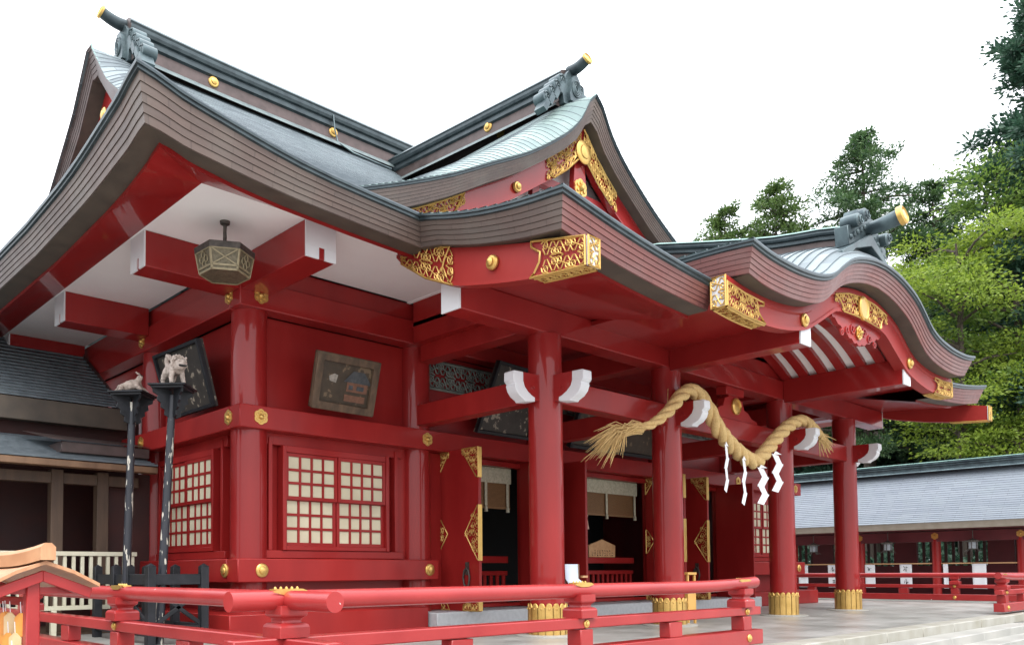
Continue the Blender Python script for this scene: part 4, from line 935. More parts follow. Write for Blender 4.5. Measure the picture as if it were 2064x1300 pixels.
for k in range(6):
    p, q_, r_, s_ = Vector(a[k]), Vector(a[(k+1) % 6]), Vector(b[(k+1) % 6]), Vector(b[k]); c = (p+q_+r_+s_)/4; nn = (q_-p).cross(s_-p).normalized()
    if nn.dot(c-oc) < 0: nn = -nn
    for e0, e1 in ((p, q_), (q_, r_), (r_, s_), (s_, p), (p.lerp(s_, .8), q_.lerp(r_, .8))): mb.beam(e0+nn*.006, e1+nn*.006, .022, .014, up=nn)
    ux = (q_-p).normalized(); uy = nn.cross(ux)
    if k % 2 == 0:
        for m_ in range(4):
            cc = c+ux*(.05*math.cos(PI/2*m_))+uy*(.05*math.sin(PI/2*m_)+.015); mb.tube([cc+ux*(.038*math.cos(t))+uy*(.038*math.sin(t))+nn*.008 for t in arange(0, 2*PI, 11)], .007, 4, caps=False)
    else:
        mb.beam(p+nn*.008, r_.lerp(q_, .2)+nn*.008, .014, .01, up=nn); mb.beam(q_+nn*.008, s_.lerp(p, .2)+nn*.008, .014, .01, up=nn)
mb.build('ribs', pbr('worn_bronze_ribs', (.24, .20, .12), (.32, .27, .17), scale=20, rough=.5, metal=.3), lan)
# bamboo blinds in the doorways
BL = ['bamboo blind with pale brocade valance rolled half down in the left doorway', 'bamboo blind with pale valance and four hanging ribbons in the middle doorway', 'bamboo blind in the dark right doorway beyond the second porch column']
for (a, b, h0, h1), lb in zip(bays, BL):
    t = thing('bamboo_blind', lb, 'blind', ((h0+h1)/2, 10.12, 2.66), 'blinds in the hall doorways')
    mb = MB(); zb = 1.98
    for k in range(34): mb.box((h0+.05, 10.12, zb+.021*k), (h1-.05, 10.132, zb+.021*k+.016))
    mb.box((h0+.05, 10.11, zb-.03), (h1-.05, 10.145, zb)); mb.build('slats', M['bamboo'], t)
    mb = MB(); mb.box((h0+.04, 10.095, 2.40), (h1-.04, 10.112, 2.67)); mb.build('valance', M['brocade'], t)
    for k in range(4):
        x = h0+.14+(h1-h0-.28)*k/3
        mb = MB(); mb.box((x-.03, 10.085, zb+.02), (x+.03, 10.094, 2.40)); mb.lathe([(.012, 0), (.03, -.05), (.035, -.12), (.03, -.12)], (x, 10.09, zb+.03), 8); mb.build('ribbon', M['brocade'], t)
    if (a, b) == bays[0][:2] or (a, b) == bays[1][:2]:
        x = h0+(.62 if a < 9 else 1.35); mb = MB(); mb.tube([(x, 10.07, 2.62), (x, 10.07, 1.98)], .01, 6); mb.lathe([(.02, 1.98), (.05, 1.93), (.035, 1.88), (.07, 1.66), (.06, 1.66)], (x, 10.07, 0), 10); mb.build('tassel', pbr('pink_tassel', (.45, .24, .18), (.55, .36, .28), scale=30), t)
# wooden plaque board on the inner barrier
t = thing('wooden_notice', 'small house-shaped light wood board with writing, on the barrier in the middle doorway', 'board', (13.72, 10.25, 1.12))
mb = MB(); mb.prism([(-.43, 0), (.43, 0), (.44, .24), (0, .36), (-.44, .24)], (13.72, 10.24, 1.125), (1, 0, 0), (0, 0, 1), (0, 1, 0), 0, .03); mb.build('board', M['woodlight'], t, bevel=.004)
mb = MB(); rng = random.Random(4)
for k in range(9):
    x = 13.72-.32+.08*k
    for j in range(rng.randint(2, 3)):
        z = 1.16+.045*j
        for s_ in range(3): mb.beam((x+rng.uniform(-.02, .02), 10.237, z+rng.uniform(-.01, .02)), (x+rng.uniform(-.02, .02), 10.237, z+rng.uniform(-.01, .02)), .006, .004)
mb.build('writing', M['black'], t, smooth=0)
# light-blue folded notice beside the first porch column, yellow wood stand by the second
t = thing('paper_notice', 'pale blue draped notice sheet on a low stand right of the nearest porch column', 'notice', (9.45, 7.7, 0))
mb = MB(); mb.grid([[(9.34, 7.50, .56), (9.60, 7.42, .56)], [(9.34, 7.58, .68), (9.58, 7.50, .68)], [(9.33, 7.62, .74), (9.54, 7.56, .74)], [(9.33, 7.63, .95), (9.54, 7.57, .95)]]); q_ = mb.build('sheet', pbr('pale_blue_cloth', (.60, .68, .80), (.66, .73, .84), scale=3, rough=.8), t, smooth=60)
md = q_.modifiers.new('thick', 'SOLIDIFY'); md.thickness = .012
mb = MB(); mb.box((9.545, 7.58, .66), (9.60, 7.68, .95)); mb.box((9.36, 7.66, 0), (9.40, 7.70, .93)); mb.box((9.52, 7.66, 0), (9.56, 7.70, .66)); mb.build('stand', M['wood'], t)
mb = MB(); mb.box((9.60, 7.52, .755), (9.72, 7.56, .785)); mb.build('arm', M['woodlight'], t)
t = thing('wooden_stand', 'slim yellow wood box stand just right of the second porch column', 'stand', (12.0, 7.3, 0))
mb = MB()
for x, y in ((11.86, 7.2), (12.06, 7.2), (11.86, 7.4), (12.06, 7.4)): mb.box((x-.018, y-.018, 0), (x+.018, y+.018, .80))
mb.box((11.83, 7.17, .78), (12.09, 7.43, .82)); mb.box((11.84, 7.18, .50), (12.08, 7.42, .53)); mb.box((11.845, 7.185, .20), (12.075, 7.2, .50)); mb.box((11.845, 7.19, .20), (11.86, 7.41, .50)); mb.build('frame', pbr('yellow_wood', (.55, .30, .07), (.62, .36, .10), scale=5, rough=.5), t, bevel=.004)
# ------------------------------------------------------------------ sacred rope
rope = thing('sacred_rope', 'thick twisted straw rope looped over the porch beam noses, frayed at its left end', 'rope', (12.8, 6.85, 3.2))
RP = [(9.95, 6.83, 2.86), (10.35, 6.80, 2.98), (10.75, 6.78, 3.22), (11.05, 6.78, 3.46), (11.35, 6.80, 3.60), (11.62, 6.80, 3.58), (11.88, 6.78, 3.36), (12.15, 6.78, 3.10), (12.5, 6.80, 2.92), (12.9, 6.82, 2.78), (13.25, 6.82, 2.69), (13.5, 6.82, 2.72), (13.8, 6.82, 2.90), (14.2, 6.80, 3.18), (14.6, 6.78, 3.42), (15.0, 6.78, 3.56), (15.35, 6.80, 3.58), (15.75, 6.82, 3.50), (16.1, 6.84, 3.40)]
def cr(P, n):
    P = [Vector(p) for p in P]; Q = [P[0]*2-P[1]]+P+[P[-1]*2-P[-2]]; out = []
    for i in range(1, len(Q)-2):
        for k in range(n):
            t = k/n; out.append(.5*((2*Q[i])+(Q[i+1]-Q[i-1])*t+(2*Q[i-1]-5*Q[i]+4*Q[i+1]-Q[i+2])*t*t+(3*Q[i]-Q[i-1]-3*Q[i+1]+Q[i+2])*t**3))
    out.append(P[-1]); return out
cl = cr(RP, 14); cum = [0]
for a, b in zip(cl, cl[1:]): cum.append(cum[-1]+(b-a).length)
TL = cum[-1]
def rrad(s): return .78*lerp([(0,.035),(.5,.055),(1.2,.075),(2.2,.085),(3.8,.095),(5.2,.085),(6.4,.07),(TL,.045)], s)
mb = MB(); rng = random.Random(11)
for st_ in range(3):
    pts = []; rr = []
    for i, p in enumerate(cl):
        tg = (cl[min(i+1, len(cl)-1)]-cl[max(i-1, 0)]).normalized(); a = tg.cross(Vector((0, 1, 0))).normalized(); b = tg.cross(a)
        ph = 2*PI*cum[i]/.80+st_*2*PI/3; r = rrad(cum[i])
        pts.append(p+a*(r*.85*math.cos(ph))+b*(r*.85*math.sin(ph))); rr.append(r*(1+.06*rng.uniform(-1, 1)))
    mb.tube(pts, rr, 12)
mb.build('twisted_rope', M['straw'], rope, smooth=60)
hb = MB()
for k in range(900):
    i = rng.randrange(3, len(cl)-3); p = cl[i]; tg = (cl[i+1]-cl[i-1]).normalized(); r = rrad(cum[i])*1.7
    v = Vector((rng.gauss(0, 1), rng.gauss(0, 1), rng.gauss(0, 1))).normalized(); v = (v-tg*v.dot(tg)).normalized(); a = p+v*r*.95; l = rng.uniform(.02, .07)
    b = a+(v*.5+tg*rng.uniform(-1, 1)+Vector((0, 0, -.2))).normalized()*l; hb.add([a, a+tg*.003, b], [(0, 1, 2)])
hb.build('straw_hairs', M['straw'], rope, smooth=0, recalc=False)
tb = MB()
for k in range(190):
    a = Vector(RP[0])+Vector((.15, rng.gauss(0, .028), .03+rng.gauss(0, .028)))
    e = Vector((9.00+rng.uniform(0, .5)**1.2, 6.83+rng.gauss(0, .10), 2.40+rng.gauss(.10, .10))); e.z -= max(0, (e.x-9.3))*.25
    m0 = a+Vector((-.30, 0, -.06)); m_ = m0.lerp(e, .5)+Vector((-.03, 0, .07)); tb.tube([a, m0+(a-a.lerp(e, .12)), m_, e.lerp(m_, .4), e], [.008, .008, .006, .0045, .0015], 4, caps=False)
tb.build('straw_tuft', M['straw'], rope, smooth=40)
tb = MB()
for k in range(70):
    a = Vector(RP[-1])+Vector((-.1, rng.gauss(0, .03), rng.gauss(0, .03))); e = Vector((16.33+rng.uniform(-.1, .2), 6.84+rng.gauss(0, .05), 3.22+rng.gauss(0, .1))); tb.tube([a, a.lerp(e, .5)+Vector((0, 0, .04)), e], [.011, .01, .004], 4, caps=False)
tb.build('straw_tuft', M['straw'], rope, smooth=40)
mb = MB(); mb.tube([(10.9, 6.9, 3.3), (11.05, 6.98, 3.62)], .006, 4); mb.build('tie_string', M['straw'], rope)
def shide(x, y, z, ang, w_, h_, n=4):
    mb = MB(); d = Vector((math.cos(ang), math.sin(ang), 0)); nn = Vector((-d.y, d.x, 0)); o = Vector((x, y, z)); u = 0; sh = w_*.5
    mb.add([o, o+d*.012, o+d*(w_*.6)+Vector((0, 0, -h_*.3)), o+d*(-w_*.2)+Vector((0, 0, -h_*.3))], [(0, 1, 2, 3)])
    zt = -h_*.22
    for k in range(n):
        s0 = -w_*.35 if k % 2 == 0 else w_*.15; s1 = s0+(w_*.5 if k % 2 == 0 else -w_*.5)
        a = o+d*s0+Vector((0, 0, zt))+nn*(.004*k); b = o+d*s1+Vector((0, 0, zt-h_))+nn*(.004*k+.012)
        mb.add([a, a+d*w_*.62+Vector((0, 0, -h_*.18)), b+d*w_*.62+Vector((0, 0, -h_*.18)), b], [(0, 1, 2, 3)]); zt -= h_*.82
    ob = mb.build('paper_streamer', M['shide'], rope, smooth=0, recalc=False); md = ob.modifiers.new('thick', 'SOLIDIFY'); md.thickness = .003
shide(12.28, 6.72, 2.90, math.radians(12), .20, .21); shide(12.84, 6.72, 2.72, math.radians(10), .22, .21)
shide(13.42, 6.72, 2.62, math.radians(-32), .19, .175); shide(13.95, 6.72, 2.90, math.radians(-30), .20, .185)
# ================================================================== RAILINGS
def railing(name, label, axis, fixed, a, b, posts, struts, corner_end, open_end, mat='redworn', far=False, group='vermilion balustrades around the terrace'):
    """axis 'x' or 'y'; fixed = the other coordinate; runs from a to b (b may be < a)"""
    def P(t, o=0, z=0): return (t, fixed+o, z) if axis == 'x' else (fixed+o, t, z)
    t = thing(name, label, 'railing', P((a+b)/2), group)
    lo, hi = min(a, b), max(a, b)
    mb = MB(); n = 40; pts = []
    for k in range(n):
        s = lo+(hi-lo)*k/(n-1); up = 0
        if open_end is not None: up = .035*max(0, 1-abs(s-open_end)/1.4)**2
        pts.append(P(s, 0, .685+up))
    mb.tube(pts, .062, 20); mb.build('top_rail', M[mat], t, smooth=40)
    m_lo, m_hi = lo, hi
    cut = .38
    if corner_end is not None:
        if corner_end == lo: m_lo = lo+cut
        else: m_hi = hi-cut
    tr = lambda s0, s1, w_, z0, z1, nm: (lambda mb: (mb.box(P(s0, -w_/2, z0), P(s1, w_/2, z1)), mb.build(nm, M[mat], t, bevel=.008)))(MB())
    dz_ = .004 if axis == 'x' else 0
    tr(m_lo, m_hi, .135, .362+dz_, .452+dz_, 'middle_rail'); tr(m_lo, m_hi, .175, .05, .205+dz_, 'bottom_rail')
    for s in posts:
        mb = MB(); mb.box(P(s-.085, -.075, .21), P(s+.085, .075, .358)); 
        q = Vector(P(s)); e1 = Vector(P(1))-Vector(P(0)); e2 = Vector((0, 0, 1)); e3 = e1.cross(e2)
        pf = [(.456, .108), (.520, .108), (.533, .102), (.543, .088), (.548, .072), (.562, .068), (.575, .074), (.590, .094), (.60, .098), (.655, .098)]
        for (za, ra), (zb, rb) in zip(pf, pf[1:]):
            ca = [(q.x+a*ra, q.y+b*ra, za) for a, b in ((-1,-1),(1,-1),(1,1),(-1,1))]; cb = [(q.x+a*rb, q.y+b*rb, zb) for a, b in ((-1,-1),(1,-1),(1,1),(-1,1))]
            mb.add(ca+cb, [(k, (k+1) % 4, 4+(k+1) % 4, 4+k) for k in range(4)])
        mb.add([(q.x+a*.098, q.y+b*.098, .655) for a, b in ((-1,-1),(1,-1),(1,1),(-1,1))], [(0, 1, 2, 3)])
        po = mb.build('post', M[mat], t, bevel=.006, smooth=30)
        if not far:
            gc = MB(); gc.box(P(s-.10, -.035, .742), P(s+.10, .035, .756)); 
            for k in range(-2, 3): gc.lathe([(.010, 0), (.008, .010), (.003, .014)], Vector(P(s+.04*k, 0, .756)), 8)
            gc.prism([(-.13, .004), (-.09, .02), (.09, .02), (.13, .004), (.05, -.016), (-.05, -.016)], Vector(P(s, -.058, .735)), e1, e2, Vector((0, 0, 1)).cross(e1), 0, .006)
            gc.build('gold_cap', M['gold'], po)
        sd = -1
        for w_, z_, r_ in ((.0675, .407, .036), (.0875, .125, .042)):
            gb = MB(); boss(gb, P(s, sd*w_, z_), (0, sd, 0) if axis == 'x' else (sd, 0, 0), r_, .026); gb.build('gold_boss', M['gold'], po)
    for s in struts:
        mb = MB(); mb.box(P(s-.11, -.06, .21), P(s+.11, .06, .358)); mb.build('strut', M[mat], t, bevel=.006)
    return t
railing('front_railing', 'long front vermilion railing with round top rail along the terrace edge, nearest the viewer', 'x', 4.5, 2.38, 8.78, [2.78, 5.70, 8.47], [4.25, 7.1], None, 8.78)
railing('side_railing', 'vermilion railing running back along the left terrace side, meeting the front one at the corner', 'y', 2.78, 3.97, 12.6, [7.15, 9.75, 12.4], [5.85, 8.45, 11.1], None, None)
railing('front_railing', 'right-hand front vermilion railing beyond the steps, cut by the picture edge', 'x', 4.5, 17.95, 24.3, [18.2, 20.9, 23.84], [19.5, 22.4], None, 17.95)
railing('side_railing', 'distant vermilion railing on the right terrace side, behind the two far porch columns', 'y', 23.84, 4.0, 15.5, [6.9, 9.3, 11.7, 14.1], [5.7, 8.1, 10.5, 12.9], None, None, far=True)

# ================================================================== BLACK STAND, POLES AND CARVED BEASTS
t = thing('pole_stand', 'low black lacquered wooden frame with pointed posts holding the two tall poles', 'stand', (4.43, 10.4, 0))
PXS = [(4.08, 9.64), (4.76, 9.64), (4.10, 10.33), (4.10, 10.78), (4.10, 11.43), (4.78, 11.43), (4.78, 10.5)]
for x, y in PXS:
    mb = MB(); mb.box((x-.05, y-.05, 0), (x+.05, y+.05, .94)); mb.add([(x-.05, y-.05, .94), (x+.05, y-.05, .94), (x+.05, y+.05, .94), (x-.05, y+.05, .94), (x, y, .98)], [(0, 1, 4), (1, 2, 4), (2, 3, 4), (3, 0, 4)]); mb.build('post', M['blacklac'], t, bevel=.004)
for z in (.78, .16):
    for a, b in (((4.13, 9.64), (4.71, 9.64)), ((4.10, 9.70), (4.10, 11.38)), ((4.78, 9.70), (4.78, 11.38)), ((4.15, 11.43), (4.73, 11.43))):
        mb = MB(); mb.beam((*a, z), (*b, z), .055, .13); mb.build('rail', M['blacklac'], t, bevel=.005)
for a, b in (((4.12, 9.64, .22), (4.74, 9.64, .66)), ((4.12, 9.64, .66), (4.74, 9.64, .22)), ((4.10, 9.7, .22), (4.10, 10.6, .68)), ((4.10, 9.7, .68), (4.10, 10.6, .22))):
    mb = MB(); mb.beam(a, b, .03, .05); mb.build('brace', M['blacklac'], t, bevel=.004)
def pole(label, base, top, yaw):
    t = thing('display_pole', label, 'pole', base, None)
    b = Vector(base); p = Vector(top); mb = MB()
    mb.tube([b, b.lerp(p, .5), p-(p-b)*.02], [.056, .050, .044], 16); mb.build('shaft', M['blackchip'], t, smooth=40)
    mb = MB(); c, s = math.cos(yaw), math.sin(yaw); R3 = Matrix.Rotation(yaw, 3, 'Z')
    mb.box((p.x-.2, p.y-.2, p.z), (p.x+.2, p.y+.2, p.z+.028), rot=R3, piv=(p.x, p.y, p.z)); mb.box((p.x-.23, p.y-.23, p.z+.028), (p.x+.23, p.y+.23, p.z+.05), rot=R3, piv=(p.x, p.y, p.z))
    mb.build('top_board', M['blacklac'], t, bevel=.004)
    for k in range(4):
        a = yaw+PI/4+PI/2*k; d = Vector((math.cos(a), math.sin(a), 0))
        pr = [(.04, 0), (.26, 0), (.25, -.05), (.19, -.08), (.20, -.14), (.15, -.17), (.155, -.22), (.10, -.25), (.105, -.31), (.04, -.34)]
        mb = MB(); mb.prism(pr, p, d, (0, 0, 1), d.cross(Vector((0, 0, 1))), -.012, .012); mb.build('bracket', M['blacklac'], t, smooth=25)
    return t, p
p1, tp1 = pole('tall chipped black pole standing further left, topped by the crouching pale beast', (4.06, 10.38, .0), (4.10, 10.28, 3.07), .75)
p2, tp2 = pole('tall chipped black pole nearer the window, topped by the open-mouthed curly-tailed beast', (4.22, 9.72, .0), (4.35, 9.66, 3.09), .80)
def beast(name, label, cat, loc, yaw, joints, bones, mat, extra=None, scale=1):
    """one skinned surface over a skeleton; joints: name -> (x, y, z, radius), x forward"""
    ks = list(joints); R3 = Matrix.Rotation(yaw, 3, 'Z')
    me = D.meshes.new(name); me.from_pydata([tuple((R3 @ Vector(joints[k][:3]))*scale) for k in ks], [(ks.index(a), ks.index(b)) for a, b in bones], [])
    o = D.objects.new(name, me); COL.objects.link(o); o.location = loc; me.materials.append(M[mat])
    sk = o.modifiers.new('skin', 'SKIN'); sk.use_smooth_shade = True
    if not me.skin_vertices:
        bm = bmesh.new(); bm.from_mesh(me); bm.verts.layers.skin.verify(); bm.to_mesh(me); bm.free()
    lay = me.skin_vertices[0].data
    for i, k in enumerate(ks):
        r = joints[k][3]*scale; lay[i].radius = (r, r); lay[i].use_root = (i == 0)
    ss = o.modifiers.new('subsurf', 'SUBSURF'); ss.levels = 2; ss.render_levels = 3
    tx = D.textures.new(name+'_relief', 'CLOUDS'); tx.noise_scale = .03; dp = o.modifiers.new('relief', 'DISPLACE'); dp.texture = tx; dp.strength = .016*scale; dp.mid_level = .5
    tag(o, label, cat)
    if extra:
        for nm, f, m2 in extra:
            mb = MB(); f(mb); mb.v = [tuple((R3 @ Vector(v))*scale+Vector(loc)) for v in mb.v]; mb.build(nm, M[m2], o, smooth=45)
    return o
# standing beast: open mouth, curly tail, mane
J = dict(hip=(-.10,0,.20,.060), belly=(0,0,.195,.068), chest=(.10,0,.205,.075), neck=(.16,0,.235,.062), head=(.215,.0,.215,.074), jaw=(.255,0,.165,.040), muzzle=(.285,.0,.225,.040),
  lf1=(.11,.06,.14,.034), lf2=(.115,.07,.06,.026), lf3=(.14,.075,.012,.024), rf1=(.11,-.06,.14,.034), rf2=(.115,-.07,.06,.026), rf3=(.14,-.075,.012,.024),
  lh1=(-.11,.055,.15,.038), lh2=(-.15,.06,.08,.024), lh3=(-.125,.065,.012,.024), rh1=(-.11,-.055,.15,.038), rh2=(-.15,-.06,.08,.024), rh3=(-.125,-.065,.012,.024),
  t1=(-.15,0,.25,.03), t2=(-.19,0,.33,.026), t3=(-.15,0,.385,.028), t4=(-.095,0,.36,.026), t5=(-.10,0,.315,.014))
Bn = [('hip','belly'),('belly','chest'),('chest','neck'),('neck','head'),('head','jaw'),('head','muzzle'),('chest','lf1'),('lf1','lf2'),('lf2','lf3'),('chest','rf1'),('rf1','rf2'),('rf2','rf3'),('hip','lh1'),('lh1','lh2'),('lh2','lh3'),('hip','rh1'),('rh1','rh2'),('rh2','rh3'),('hip','t1'),('t1','t2'),('t2','t3'),('t3','t4'),('t4','t5')]
def mane(mb):
    for k in range(9):
        a = -PI*.1+PI*1.2*k/8; c = Vector((.165, .075*math.cos(a), .235+.075*math.sin(a)))
        mb.tube([c+Vector((.02*q, q2*.6, q2)) if False else c+Vector((q2*.3, q*.7, q2)) for q, q2 in spiral(0, 0, .028, k, 1.2, 9)], .013, 6)
def ears(mb):
    for s in (-1, 1): mb.tube([(.19, s*.05, .27), (.18, s*.075, .305), (.165, s*.08, .30)], [.018, .014, .004], 8)
def eyes(mb):
    for s in (-1, 1): mb.lathe([(.001, -.012), (.012, -.006), (.012, .004), (.001, .010)], (.262, s*.036, .25), 8)
def mouth(mb): mb.prism([(-.045, 0), (.045, 0), (.035, -.014), (0, -.02), (-.035, -.014)], (.288, 0, .196), (0, 1, 0), (0, 0, 1), (1, 0, 0), -.03, .010)
beast('beast_carving', 'weathered pale carving of a standing open-mouthed beast with curled tail, on the right pole', 'carving', (tp2.x, tp2.y, tp2.z+.05), -1.6, J, Bn, 'carving', [('mane_curls', mane, 'carving'), ('ears', ears, 'carving'), ('eyes', eyes, 'carving'), ('mouth', mouth, 'black')], 1.08)
J2 = dict(hip=(-.11,0,.085,.060), belly=(-.02,0,.105,.082), chest=(.07,0,.105,.075), neck=(.10,0,.17,.042), head=(.115,0,.225,.046), muzzle=(.16,0,.225,.030),
  lf1=(.10,.08,.09,.036), lf2=(.15,.115,.055,.028), lf3=(.19,.11,.016,.024), rf1=(.10,-.08,.09,.036), rf2=(.15,-.115,.055,.028), rf3=(.19,-.11,.016,.024),
  lh1=(-.12,.075,.08,.042), lh2=(-.08,.12,.05,.028), lh3=(-.13,.13,.016,.022), rh1=(-.12,-.075,.08,.042), rh2=(-.08,-.12,.05,.028), rh3=(-.13,-.13,.016,.022), t1=(-.18,0,.06,.026), t2=(-.23,.0,.035,.018))
Bn2 = [('hip','belly'),('belly','chest'),('chest','neck'),('neck','head'),('head','muzzle'),('chest','lf1'),('lf1','lf2'),('lf2','lf3'),('chest','rf1'),('rf1','rf2'),('rf2','rf3'),('hip','lh1'),('lh1','lh2'),('lh2','lh3'),('hip','rh1'),('rh1','rh2'),('rh2','rh3'),('hip','t1'),('t1','t2')]
def ears2(mb):
    for s in (-1, 1): mb.tube([(.10, s*.03, .262), (.085, s*.045, .285), (.07, s*.05, .275)], [.014, .010, .003], 8)
def eyes2(mb):
    for s in (-1, 1): mb.lathe([(.001, -.009), (.009, -.004), (.009, .004), (.001, .008)], (.148, s*.028, .24), 8)
beast('beast_carving', 'weathered brown-grey carving of a crouching beast with raised head, on the left pole', 'carving', (tp1.x-.02, tp1.y, tp1.z+.05), -.75, J2, Bn2, 'carving2', [('ears', ears2, 'carving2'), ('eyes', eyes2, 'black')], .92)

# ================================================================== SIDE BUILDING (left, behind the poles)
sb = thing('side_building', 'dark timber side building with two tiers of copper roof, left of the hall', 'building', (0, 13.5, -.1))
def low_roof(y0, z0, y1, z1, x0, x1, n, thick, mat, fmat, par, lean=.0, name='roof'):
    mb = MB()
    def rf(y):
        t = (y-y0)/(y1-y0); z = z0+(z1-z0)*(t*.8+.2*t*t); return [(x, y, z) for x in arange(x0, x1-lean*t, 12)], arange(x0, x1, 12)
    stepped(mb, arange(y0, y1, n), rf, lip=.028)
    r = mb.build(name, [M[mat], M['tileline']], par, recalc=False, smooth=20)
    mb = MB(); mb.box((x0, y0-.005, z0-thick), (x1, y0+.14, z0-.012)); mb.build('eave_board', M[fmat], r, bevel=.01)
    mb = MB(); mb.add([(x0, y0+.14, z0-thick), (x1, y0+.14, z0-thick), (x1, y1, z1-.12), (x0, y1, z1-.12)], [(0, 1, 2, 3)]); mb.add([(x1, y0, z0-thick), (x1, y0, z0), (x1-lean, y1, z1), (x1-lean, y1, z1-.12)], [(0, 1, 2, 3)]); mb.build('roof_underside', M['maroon'], r)
    return r
M['roofdark'] = tiles('dark_copper_shingles', (.085, .10, .108), (.06, .072, .078), .42, .4, .7, patina=(.10, .13, .125), joint=(.02, .022, .025))
low_roof(13.3, 3.52, 16.2, 5.35, -9, 5.22, 22, .36, 'roofdark', 'eaveunder', sb)
low_roof(12.05, 2.46, 13.9, 3.10, -9, 5.20, 15, .11, 'roofdark', 'woodlight' if False else 'wood', sb)
mb = MB(); mb.box((3.90, 12.36, 2.60), (5.2, 13.2, 2.76)); mb.add([(3.78, 12.30, 2.765), (5.21, 12.30, 2.765), (5.21, 13.2, 2.95), (3.6, 13.2, 2.98)], [(0, 1, 2, 3)]); mb.build('copper_hood', M['copperbrown'], sb, bevel=.01)
for x in (4.55, 3.90, 2.2, .4, -1.6):
    mb = MB(); mb.box((x-.085, 12.5, -.1), (x+.085, 12.67, 2.36)); mb.build('post', M['woodpost'], sb, bevel=.006)
mb = MB(); mb.box((-9, 12.52, 2.16), (5.1, 12.65, 2.32)); mb.build('beam', M['woodpost'], sb, bevel=.006)
mb = MB(); mb.box((-9, 14.2, -.1), (5.2, 14.3, 3.3)); mb.build('wall', M['maroon'], sb)
mb = MB(); mb.box((4.7, 12.72, -.1), (5.5, 12.76, 2.4)); mb.build('side_wall', M['maroon'], sb)
mb = MB(); mb.box((2.5, 13.62, 2.5), (5.54, 13.66, 3.5)); mb.build('upper_wall', M['maroon'], sb)
mb = MB(); mb.box((-9, 12.1, -.3), (5.2, 14.2, .02)); mb.build('floor', M['woodpost'], sb)
mb = MB(); mb.tube([(4.98, 12.9, 0), (4.98, 12.9, 2.4)], .03, 10); mb.build('downpipe', pbr('yellowish_pipe', (.28, .24, .10), (.33, .28, .12), rough=.4), sb)
# ivory balustrade
t = thing('ivory_fence', 'ivory painted wooden balustrade with square balusters, behind the black stand', 'fence', (3.9, 11.8, -.1))
mb = MB(); mb.box((1.4, 11.77, 1.10), (4.78, 11.85, 1.16)); mb.build('top_rail', M['ivory'], t, bevel=.004)
mb = MB(); mb.box((1.4, 11.78, .36), (4.74, 11.84, .42)); mb.build('bottom_rail', M['ivory'], t, bevel=.004)
for k in range(29):
    x = 1.45+.117*k
    if abs(k-24.6) < .8 and False: continue
    mb = MB(); mb.box((x-.022, 11.785, .42), (x+.022, 11.835, 1.10)); mb.build('baluster', M['ivory'], t, bevel=.003)
for x in (1.42, 2.55, 3.65, 4.72):
    mb = MB(); mb.box((x-.035, 11.77, -.1), (x+.035, 11.85, .358)); mb.build('leg', M['ivory'], t, bevel=.003)

# ================================================================== PLAQUE RACK (left foreground)
rk = thing('plaque_rack', 'small red rack with an orange wooden roof for hanging prayer plaques, left corner', 'rack', (1.6, 5.9, -.76))
AX = 1.63
def ry(y): return .035*max(0, 1-(y-5.42)/.8)**2
for s in (-1, 1):
    rows = []
    for y in arange(5.42, 7.4, 10): rows.append([(AX, y, .905+ry(y)), (AX+s*.17, y, .852+ry(y)*.8), (AX+s*.33, y, .775+ry(y)*.6)])
    mb = MB(); mb.grid(rows); mb.grid([[Vector(p)-Vector((0, 0, .022)) for p in r] for r in rows]); mb.grid([[r[2] for r in rows], [Vector(r[2])-Vector((0, 0, .022)) for r in rows]]); mb.grid([rows[0], [Vector(p)-Vector((0, 0, .022)) for p in rows[0]]])
    mb.build('roof_slope', pbr('orange_roof_wood', (.40, .185, .09), (.50, .26, .135), scale=6, rough=.5, stretch=(4, .4, 1)), rk)
mb = MB(); rows = []
for y in arange(5.38, 7.4, 10): z = ry(y); rows.append([(AX-.045, y, .905+z), (AX-.045, y, .985+z), (AX-.02, y, 1.01+z), (AX+.02, y, 1.01+z), (AX+.045, y, .985+z), (AX+.045, y, .905+z)])
mb.grid(rows); mb.add(rows[0], [tuple(range(6))]); mb.build('ridge_beam', pbr('orange_ridge_wood', (.40, .195, .095), (.52, .28, .145), scale=7, rough=.5, stretch=(4, .4, 1)), rk, bevel=.006)
for y in (5.47, 7.25):
    mb = MB()
    for s in (-1, 1): mb.prism([(0, .88), (s*.30, .765), (s*.285, .70), (0, .81)], (AX, y, 0), (1, 0, 0), (0, 0, 1), (0, 1, 0), 0, .035)
    mb.build('gable_board', M['redworn'], rk, bevel=.004)
    mb = MB(); mb.box((AX-.085, y+.04, -.76), (AX-.005, y+.12, .82)); mb.build('post', M['redworn'], rk, bevel=.006)
for z in (.66, .42, .18):
    mb = MB(); mb.box((AX-.075, 5.6, z), (AX-.03, 7.3, z+.05)); mb.build('bar', M['red'], rk, bevel=.004)
mb = MB(); mb.box((AX-.26, 5.53, .735), (AX+.2, 5.56, .775)); mb.build('tie_bar', M['redworn'], rk)
rng = random.Random(21)
PM = [pbr('deep_orange_plaque_wood', (.55, .17, .025), (.66, .26, .05), scale=8, rough=.55), pbr('orange_plaque_wood', (.60, .20, .03), (.70, .30, .05), scale=8, rough=.55), pbr('pale_plaque_wood', (.58, .38, .18), (.66, .46, .25), scale=8, rough=.55)]
k = 0
